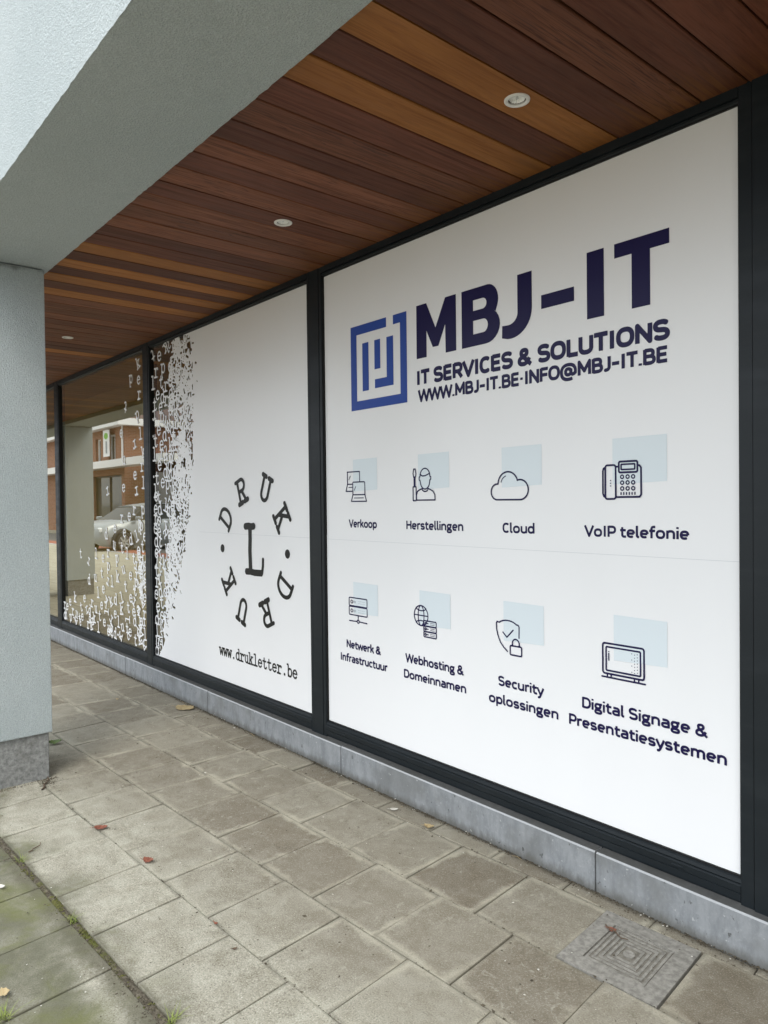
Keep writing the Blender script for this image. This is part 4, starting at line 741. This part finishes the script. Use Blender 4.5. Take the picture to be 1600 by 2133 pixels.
# ================================================================== MANHOLE COVER
mc = uv(-1.2225 + SH * .19, 2.2805)
man = empty('inspection_cover', (mc[0], mc[1], 0), ang, label='square grey inspection cover with concentric ridges set in the paving', cat='manhole cover')
hw, hd_ = .177, .185
bm = bmesh.new()
def ringbox(bm, a, b, a2, b2, z0, z1):
    o = [(-a, -b), (a, -b), (a, b), (-a, b)]; i_ = [(-a2, -b2), (a2, -b2), (a2, b2), (-a2, b2)]
    ot = [bm.verts.new((*p, z1)) for p in o]; it = [bm.verts.new((*p, z1)) for p in i_]; ob = [bm.verts.new((*p, z0)) for p in o]; ib = [bm.verts.new((*p, z0)) for p in i_]
    for k in range(4):
        j = (k + 1) % 4; bm.faces.new((ot[k], ot[j], it[j], it[k])); bm.faces.new((ob[k], ob[j], ot[j], ot[k])); bm.faces.new((it[k], it[j], ib[j], ib[k]))
ringbox(bm, hw, hd_, .112, .122, -.05, 0.0); bm_obj('cover_frame', bm, 'iron', man)
bm = bmesh.new(); add_box(bm, -.1105, .1105, -.1205, .1205, -.04, -.0055); bm_obj('cover_plate', bm, 'groove', man)
for k in range(5):
    a = .107 - k * .0175; bm = bmesh.new(); ringbox(bm, a, a + .010, a - .009, a + .001, -.008, -.0028); bm_obj('ridge', bm, 'iron', man)
bm = bmesh.new(); lathe(bm, [(.020, -.008), (.020, -.001), (.016, .0005), (.012, -.001), (.001, -.001)], n=20); bm_obj('bolt', bm, 'iron', man)
for o in man.children:
    for v in o.data.vertices: v.co.x += SH * v.co.y

# ================================================================== SMALL THINGS ON THE GROUND
def gpt(px, py):
    d = _f + _r * ((px - 800) / 1521.8) - _u * ((py - 1066.5) / 1521.8); t = -1.55 / d.z; return (d.x * t, d.y * t)
def leaf(px, py, size, mat, label, rz, curl=.25, group='leaves fallen on the paving'):
    x, y = gpt(px, py); bm = bmesh.new(); n = 10; r3 = random.Random(int(px * 7 + py))
    left, mid, right = [], [], []
    for i in range(n + 1):
        t = i / n; w = size * .36 * math.sin(math.pi * min(1, t * .96 + .03)) ** .8 * (1 + .22 * math.sin(i * 2.6 + px)); h = size * curl * (t - .5) ** 2 * 1.6
        xx = size * (t - .5)
        left.append(bm.verts.new((xx, w, h + size * curl * .5 * r3.uniform(.5, 1)))); mid.append(bm.verts.new((xx, size * .04 * math.sin(t * 4), h + .001))); right.append(bm.verts.new((xx, -w * .9, h + size * curl * .3 * r3.uniform(.3, 1))))
    for a, b in ((left, mid), (mid, right)):
        for i in range(n): bm.faces.new((a[i], a[i + 1], b[i + 1], b[i]))
    st_ = [bm.verts.new(q) for q in ((-.5 * size, .002, .004), (-.5 * size, -.002, .004), (-.82 * size, -.001, .006), (-.82 * size, .001, .007))]; bm.faces.new(st_)
    o = bm_obj('fallen_leaf', bm, mat, None, True, label=label, cat='leaf', group=group); o.location = (x, y, .004); o.rotation_euler.z = rz
    return o
leaf(210, 1727, .062, 'leaf_red', 'larger reddish brown dry leaf lying on the pale slabs near the column', 1.0)
leaf(309, 1796, .052, 'leaf_red', 'small torn red leaf lying on a pale slab', .5, .35)
leaf(894, 1725, .05, 'leaf_tan', 'crumpled pale yellow leaf near the bluestone plinth', .4, .4)
leaf(821, 1688, .04, 'litter', 'whitish scrap of leaf beside the plinth', .9, .2)
leaf(385, 1477, .17, 'leaf_tan', 'long dry tan leaf lying against the plinth below the middle pane', .35, .12)
leaf(113, 1550, .085, 'leaf_green', 'green leaf on the paving just behind the column', 1.2, .4)
leaf(8, 2074, .045, 'leaf_tan', 'pale dry leaf on the mossy slab at the lower left', .2, .4)
leaf(4, 1850, .03, 'litter', 'tiny white leaf scrap on the mossy slab, upper one', .2, .3)
leaf(1275, 1940, .032, 'leaf_red', 'small orange leaf fragment lying on the inspection cover', .3, .3)
leaf(450, 1926, .018, 'leaf_red', 'tiny orange leaf fragment in a joint of the pale slabs', .3, .3)
leaf(489, 1979, .018, 'twig', 'tiny dark leaf fragment on a pale slab at the bottom', 1.3, .3)
leaf(245, 1453 + 5, .03, 'leaf_tan', 'tan leaf fragment at the far end by the plinth', .3, .3)
def twig(px0, py0, px1, py1, r, label):
    a = Vector((*gpt(px0, py0), .006)); b = Vector((*gpt(px1, py1), .012)); bm = bmesh.new(); d = (b - a).normalized(); s = d.cross(Vector((0, 0, 1))).normalized(); u = s.cross(d); rings = []
    for i in range(6):
        t = i / 5; c = a.lerp(b, t) + s * (.006 * math.sin(i * 2.1)) + u * (.003 * math.cos(i)); rr = r * (1 - .5 * t)
        rings.append([bm.verts.new(c + s * rr * math.cos(k * math.pi / 3) + u * rr * math.sin(k * math.pi / 3)) for k in range(6)])
    for p, q in zip(rings, rings[1:]):
        for k in range(6): bm.faces.new((p[k], p[(k + 1) % 6], q[(k + 1) % 6], q[k]))
    bm_obj('twig', bm, 'twig', None, True, label=label, cat='twig', group='twigs on the paving')
twig(60, 1779, 87, 1760, .003, 'thin dark twig lying on the pale slabs left of the red leaf')
twig(88, 1648, 102, 1622, .005, 'short reddish stick at the foot of the column')
twig(1262, 1931, 1305, 1965, .003, 'dry plant stalk lying across the ridges of the cover')
for i, (x_, d_, a_, l_) in enumerate([(-2.05, .02, .2, .05), (-3.05, .03, .5, .06), (-4.3, .02, -.3, .08), (-5.35, .03, .3, .07), (-2.75, .05, 1.1, .035)]):
    a0 = Vector((x_, YP - .006 - d_, .004)); d0 = Vector((math.cos(a_), math.sin(a_) * .3, 0)) * l_
    bm = bmesh.new(); sdv = Vector((-d0.y, d0.x, 0)).normalized() * .0022
    vs = [bm.verts.new(q) for q in (a0 - sdv, a0 + sdv, a0 + d0 * .5 + sdv + Vector((0, 0, .006)), a0 + d0 * .5 - sdv + Vector((0, 0, .006)), a0 + d0 + sdv * .4, a0 + d0 - sdv * .4)]
    bm.faces.new((vs[0], vs[1], vs[2], vs[3])); bm.faces.new((vs[3], vs[2], vs[4], vs[5]))
    bm_obj('dry_stalk', bm, 'leaf_tan', None, label='thin dry stalk at the plinth foot below ' + ('the shield icon', 'the network server icon', 'the ring of black letters', 'the white edge of the letter cluster', 'the globe icon')[i], cat='stalk', group='dry stalks along the plinth')
def tuft(px, py, h, n, label):
    x, y = gpt(px, py); bm = bmesh.new(); r4 = random.Random(int(px))
    for i in range(n):
        a = r4.uniform(0, 6.28); l = h * r4.uniform(.5, 1.1); lean = r4.uniform(.4, 1.5); bx, by = r4.gauss(0, .008), r4.gauss(0, .008); w = .0017
        px_, py_ = -math.sin(a) * w, math.cos(a) * w; pts = []
        for k in range(4):
            t = k / 3; q = Vector((bx + math.cos(a) * l * lean * t * t, by + math.sin(a) * l * lean * t * t, l * t * (1 - .35 * t) - .012)); f = 1 - .85 * t
            pts.append((bm.verts.new(q + Vector((px_ * f, py_ * f, 0))), bm.verts.new(q - Vector((px_ * f, py_ * f, 0)))))
        for p, q in zip(pts, pts[1:]): bm.faces.new((p[0], p[1], q[1], q[0]))
    o = bm_obj('grass_tuft', bm, 'grass', None, label=label, cat='grass tuft', group='weeds in the paving joints'); o.location = (x, y, 0)
tuft(153, 1917, .05, 30, 'green grass tuft in the mossy joint, nearest to the moss patch')
tuft(47, 1791, .04, 26, 'grass tuft at the far end of the mossy joint, nearest the column')
tuft(360, 2127, .05, 30, 'grass tuft in the joint at the bottom edge of the picture')
tuft(10, 2118, .055, 40, 'bushier pale grass tuft at the bottom left corner')
# moss cushions along the wide joint, crumbs along plinth and column: uncountable
def crumbs(name, pts, mat, label, cat, smin, smax, flat=.5, seed=1):
    r5 = random.Random(seed); V = []; Fc = []
    base = [(1, 0, 0), (-1, 0, 0), (0, 1, 0), (0, -1, 0), (0, 0, 1), (0, 0, -1)]; tri = [(0, 2, 4), (2, 1, 4), (1, 3, 4), (3, 0, 4), (2, 0, 5), (1, 2, 5), (3, 1, 5), (0, 3, 5)]
    for x, y, z in pts:
        s = r5.uniform(smin, smax) * (1 if r5.random() < .93 else 1.9); a = r5.uniform(0, 6.28); c, n_ = math.cos(a), math.sin(a); k = len(V); el = r5.uniform(.5, 2.0)
        for bx, by, bz in base:
            j = r5.uniform(.6, 1.3); xx, yy = bx * s * el * j, by * s * j; V.append((x + xx * c - yy * n_, y + xx * n_ + yy * c, z + bz * s * flat))
        Fc += [(k + p, k + q, k + r_) for p, q, r_ in tri]
    return pyd(name, V, Fc, mat, None, label=label, cat=cat, kind='stuff')
r6 = random.Random(21); pts = []
for i in range(2600):
    u = r6.uniform(-4.2, -1.6); w = math.sin(u * 9) * .5 + math.sin(u * 23 + 1) * .5
    if r6.random() > .03 + .30 * max(0, w): continue
    x, y = uv(u, .990 + r6.gauss(0, .006 + .006 * max(0, w))); pts.append((x, y, -.008 + r6.uniform(0, .004)))
for i in range(300):
    x, y = gpt(118 + r6.gauss(0, 9), 1882 + r6.gauss(0, 9)); pts.append((x, y, -.006))
crumbs('moss', pts, 'moss', 'low green moss growing along the wide paving joint', 'moss', .002, .005, .45, 2)
pts = []
for i in range(5200):
    x = r6.uniform(-9.5, .2); d = abs(r6.gauss(0, .012)); pts.append((x, YP - .002 - d, .001))
for i in range(1500):
    x, y = uv(r6.uniform(-4.2, -1.6), .988 + r6.gauss(0, .016)); pts.append((x, y, -.006))
for i in range(420):
    y = r6.uniform(.7, 1.24); pts.append((-4.37 + abs(r6.gauss(0, .022)), y, .002))
for i in range(160): x, y = gpt(100 + r6.gauss(0, 10), 1630 + r6.gauss(0, 6)); pts.append((x, y, .003))
for i in range(500):
    u = r6.uniform(-4.5, -.8); v = r6.choice((1.36, 1.7245, 2.09, 2.47)); x, y = uv(u, v + r6.gauss(0, .004)); pts.append((x, y, .0))
for i in range(700): pts.append((r6.uniform(-5.5, -.6), r6.uniform(.5, 2.45), .001))
crumbs('debris', pts, 'dirt', 'fine dirt and crumbs along the plinth, the column foot and the joints', 'dirt', .0014, .0038, .6, 3)
pts = [(r6.uniform(-6, -.7), r6.uniform(.5, 2.45), .001) for i in range(150)] + [(r6.uniform(-7, -.9), YP - abs(r6.gauss(0, .02)), .002) for i in range(70)]
crumbs('pale_grit', pts, 'litter', 'pale grit and leaf crumbs scattered over the slabs', 'grit', .0014, .0042, .5, 4)

# ================================================================== ACROSS THE STREET (seen mirrored in the clear pane)
house = empty('brick_house', (-40, -12, 0), label='red brick corner house with white eaves mirrored in the clear glass pane', cat='house')
def ih(o, p=house): o.parent = p; o.matrix_parent_inverse = Matrix.Translation((40, 12, 0)) if p == house else Matrix.Identity(4); return o
HX0, HX1, HY, HYB, HZ = -47.0, -34.4, -8.0, -17.0, 5.26
def wall_open(axis, a0, a1, z0, z1, c0, c1, ops):
    bm = bmesh.new(); As = sorted({a0, a1, *[o[0] for o in ops], *[o[1] for o in ops]}); Zs = sorted({z0, z1, *[o[2] for o in ops], *[o[3] for o in ops]})
    for a, b in zip(As, As[1:]):
        for c, d in zip(Zs, Zs[1:]):
            m_ = ((a + b) / 2, (c + d) / 2)
            if any(o[0] < m_[0] < o[1] and o[2] < m_[1] < o[3] for o in ops): continue
            if axis == 'X': add_box(bm, a, b, c0, c1, c, d)
            else: add_box(bm, c0, c1, a, b, c, d)
    return bm
wo_ = [(-38.35, -37.62, 3.62, 4.85), (-36.55, -35.55, 3.62, 4.95), (-40.1, -39.3, 3.62, 4.85), (-42.2, -41.4, 3.62, 4.85), (-44.4, -43.6, 3.62, 4.85), (-38.8, -34.8, .4, 2.95), (-40.6, -39.4, .05, 2.6), (-45.0, -41.2, .4, 2.95)]
ih(bm_obj('wall', wall_open('X', HX0, HX1, 0, HZ, HY - .3, HY, wo_), 'brick'))
ih(bm_obj('wall', wall_open('Y', HYB, HY - .302, 0, HZ, HX1 - .3, HX1 - .002, [(-12.6, -11.6, .9, 2.5)]), 'brick'))
for a, b, c, d in wo_:
    wd = ih(box('window', a + .06, b - .06, HY - .22, HY - .2, c + .06, d - .06, 'winpane'))
    bm = bmesh.new(); add_box(bm, a, a + .08, HY - .2, HY - .13, c, d); add_box(bm, b - .08, b, HY - .2, HY - .13, c, d); add_box(bm, a + .08, b - .08, HY - .2, HY - .13, d - .08, d); add_box(bm, a + .08, b - .08, HY - .2, HY - .13, c, c + .08); add_box(bm, (a + b) / 2 - .035, (a + b) / 2 + .035, HY - .2, HY - .14, c + .08, d - .08)
    ih(bm_obj('window_frame', bm, 'whitewood' if c > 3 else 'plastic'), wd); ih(box('sill', a - .08, b + .08, HY - .13, HY + .1, c - .1, c - .002, 'bluestone'), wd)
ih(box('eaves', HX0 - .3, HX1 + .45, HY - .31, HY + .45, HZ - .02, HZ + .30, 'whitewood')); ih(box('eaves', HX1 - .31, HX1 + .45, HYB, HY - .312, HZ - .02, HZ + .30, 'whitewood'))
bm = bmesh.new(); zt = HZ + .30
rv = [bm.verts.new(q) for q in ((HX0 - .3, HY + .4, zt), (HX1 + .4, HY + .4, zt), (HX1 + .4, HYB, zt), (HX0 - .3, HYB, zt), (HX0 + 3, (HY + HYB) / 2, zt + 2.6), (HX1 - 3.8, (HY + HYB) / 2, zt + 2.6))]
for q in ((0, 1, 5, 4), (1, 2, 5), (2, 3, 4, 5), (3, 0, 4)): bm.faces.new([rv[i] for i in q])
rf = ih(bm_obj('roof', bm, 'slate')); ih(box('chimney', HX1 - 2.6, HX1 - 1.9, -11.2, -10.5, zt + .3, zt + 2.4, 'brick'), rf)
aw = ih(box('awning', HX0, -28.5, HY + .002, HY + .7, 3.26, 3.60, 'whitewood')); 
ih(box('downpipe', HX1 - .16, HX1 - .09, HY + .01, HY + .08, 3.61, HZ - .02, 'whitewood'))
bn = ih(box('banner', -36.45, -35.65, HY + .25, HY + .29, 3.85, 5.15, 'whitewood'))
v = arc(-36.05, 4.85, .28, .16, 0, 360, 20)[:-1]; ih(flat_poly('banner_emblem', [v[::-1]], 'sign_green', None, HY + .295), bn); ih(box('banner_stripe', -36.12, -35.92, HY + .291, HY + .294, 4.0, 4.6, 'sign_grey'), bn)
ann = empty('side_shed', (-31.5, -12, 0), label='low shed with sloping roof beside the brick house, mirrored in the glass', cat='shed')
for nm, args, mt in (('wall', (-34.4, -28.6, -14, -9.2, 0, 3.0), 'kerb'),):
    o = box(nm, *args, mt); o.parent = ann; o.matrix_parent_inverse = Matrix.Translation((31.5, 12, 0))
bm = bmesh.new(); q = [bm.verts.new(p) for p in ((-34.75, -9.0, 3.52), (-28.4, -9.0, 3.52), (-28.4, -14.2, 3.52), (-34.75, -14.2, 3.52), (-34.75, -11.6, 3.6), (-30.5, -11.6, 5.0))]
for f in ((0, 1, 5, 4), (1, 2, 5), (2, 3, 4, 5), (0, 4, 3)): bm.faces.new([q[i] for i in f])
o = bm_obj('roof', bm, 'slate'); o.parent = ann; o.matrix_parent_inverse = Matrix.Translation((31.5, 12, 0))

# car: local x = length (front +x), parked nose towards the shop
car = empty('parked_car', (-25.4, -5.0, -.09), R(70), label='silver parked car mirrored in the clear glass pane', cat='car')
def loft(secs):
    bm = bmesh.new(); rings = []
    for x, hwid, pts in secs: rings.append([bm.verts.new((x, y * hwid, z)) for y, z in pts])
    n = len(rings[0])
    for a, b in zip(rings, rings[1:]):
        for i in range(n - 1): bm.faces.new((a[i], a[i + 1], b[i + 1], b[i]))
    for r in (rings[0], rings[-1]): bm.faces.new(r)
    bmesh.ops.recalc_face_normals(bm, faces=bm.faces); return bm
def sec(zb, zm, zt): return [(-.90, zb), (-1.0, zb + .12), (-1.0, zm), (-.93, zt - .04), (-.80, zt), (0, zt + .02), (.80, zt), (.93, zt - .04), (1.0, zm), (1.0, zb + .12), (.90, zb)]
b_ = loft([(2.25, .62, sec(.35, .55, .78)), (2.12, .80, sec(.25, .6, .90)), (1.7, .88, sec(.2, .7, 1.0)), (1.05, .91, sec(.2, .75, 1.08)), (.2, .92, sec(.2, .78, 1.1)), (-1.2, .92, sec(.2, .8, 1.12)), (-1.95, .88, sec(.25, .8, 1.12)), (-2.2, .78, sec(.4, .75, 1.05))])
bmesh.ops.subdivide_edges(b_, edges=b_.edges, cuts=1, smooth=.12); bm_obj('body', b_, 'carpaint', car, True)
def cab(zt): return [(-1.0, 1.04), (-.80, zt - .06), (-.68, zt), (0, zt + .02), (.68, zt), (.80, zt - .06), (1.0, 1.04)]
bm_obj('greenhouse', loft([(1.15, .82, [(a, 1.04 + (b - 1.04) * .05) for a, b in cab(1.58)]), (.35, .84, cab(1.52)), (-.3, .85, cab(1.60)), (-1.3, .84, cab(1.58)), (-2.05, .76, [(a, 1.04 + (b - 1.04) * .12) for a, b in cab(1.58)])]), 'carglass', car)
bm_obj('roof_panel', loft([(.38, .60, [(-1, 1.52), (0, 1.57), (1, 1.52)]), (-.3, .62, [(-1, 1.61), (0, 1.65), (1, 1.61)]), (-1.4, .61, [(-1, 1.59), (0, 1.63), (1, 1.59)])]), 'carpaint', car)
for s in (-1, 1):
    bm = bmesh.new(); add_box(bm, 1.80, 2.19, s * .58 - .17, s * .58 + .17, .70, .86, .03); bm_obj('headlight', bm, 'lampglass', car)
    bm = bmesh.new(); add_box(bm, .75, .92, s * .98 - .08, s * .98 + .08, 1.06, 1.2, .03); bm_obj('mirror', bm, 'carpaint', car)
    for x in (1.4, -1.35):
        w = empty('wheel', (x, s * .85, .34), parent=car)
        bm = bmesh.new(); lathe(bm, [(.36, -.02), (.36, .11 * s), (.43, .115 * s), (.45, .05 * s), (.45, -.02)], c=(x, s * .84, .36), axis='Y', n=32); bm_obj('wheel_arch', bm, 'plastic', car, True)
        bm = bmesh.new(); lathe(bm, [(.24, -.11), (.33, -.11), (.345, -.07), (.345, .07), (.33, .11), (.24, .11)], axis='Y', n=28); bm_obj('tyre', bm, 'tyre', w, True)
        bm = bmesh.new(); lathe(bm, [(.24, .10 * s), (.22, .07 * s), (.215, .02 * s)], axis='Y', n=28)
        for k in range(7):
            a = 2 * math.pi * k / 7; c, n_ = math.cos(a), math.sin(a); yy = .095 * s
            q = [bm.verts.new((c * r_ - n_ * t_, yy, n_ * r_ + c * t_)) for r_, t_ in ((.03, -.03), (.23, -.02), (.23, .02), (.03, .03))]; bm.faces.new(q)
        bm_obj('rim', bm, 'alloy', w)
bm = bmesh.new(); add_box(bm, 2.10, 2.30, -.42, .42, .42, .64, .03); bm_obj('grille', bm, 'plastic', car)

# ------------------------------------------------------------------ render defaults
scene.render.engine = 'CYCLES'; scene.cycles.max_bounces = 7; scene.cycles.diffuse_bounces = 4; scene.cycles.glossy_bounces = 3; scene.cycles.transparent_max_bounces = 12
print('slabs', nslab, 'objects', len(bpy.data.objects))
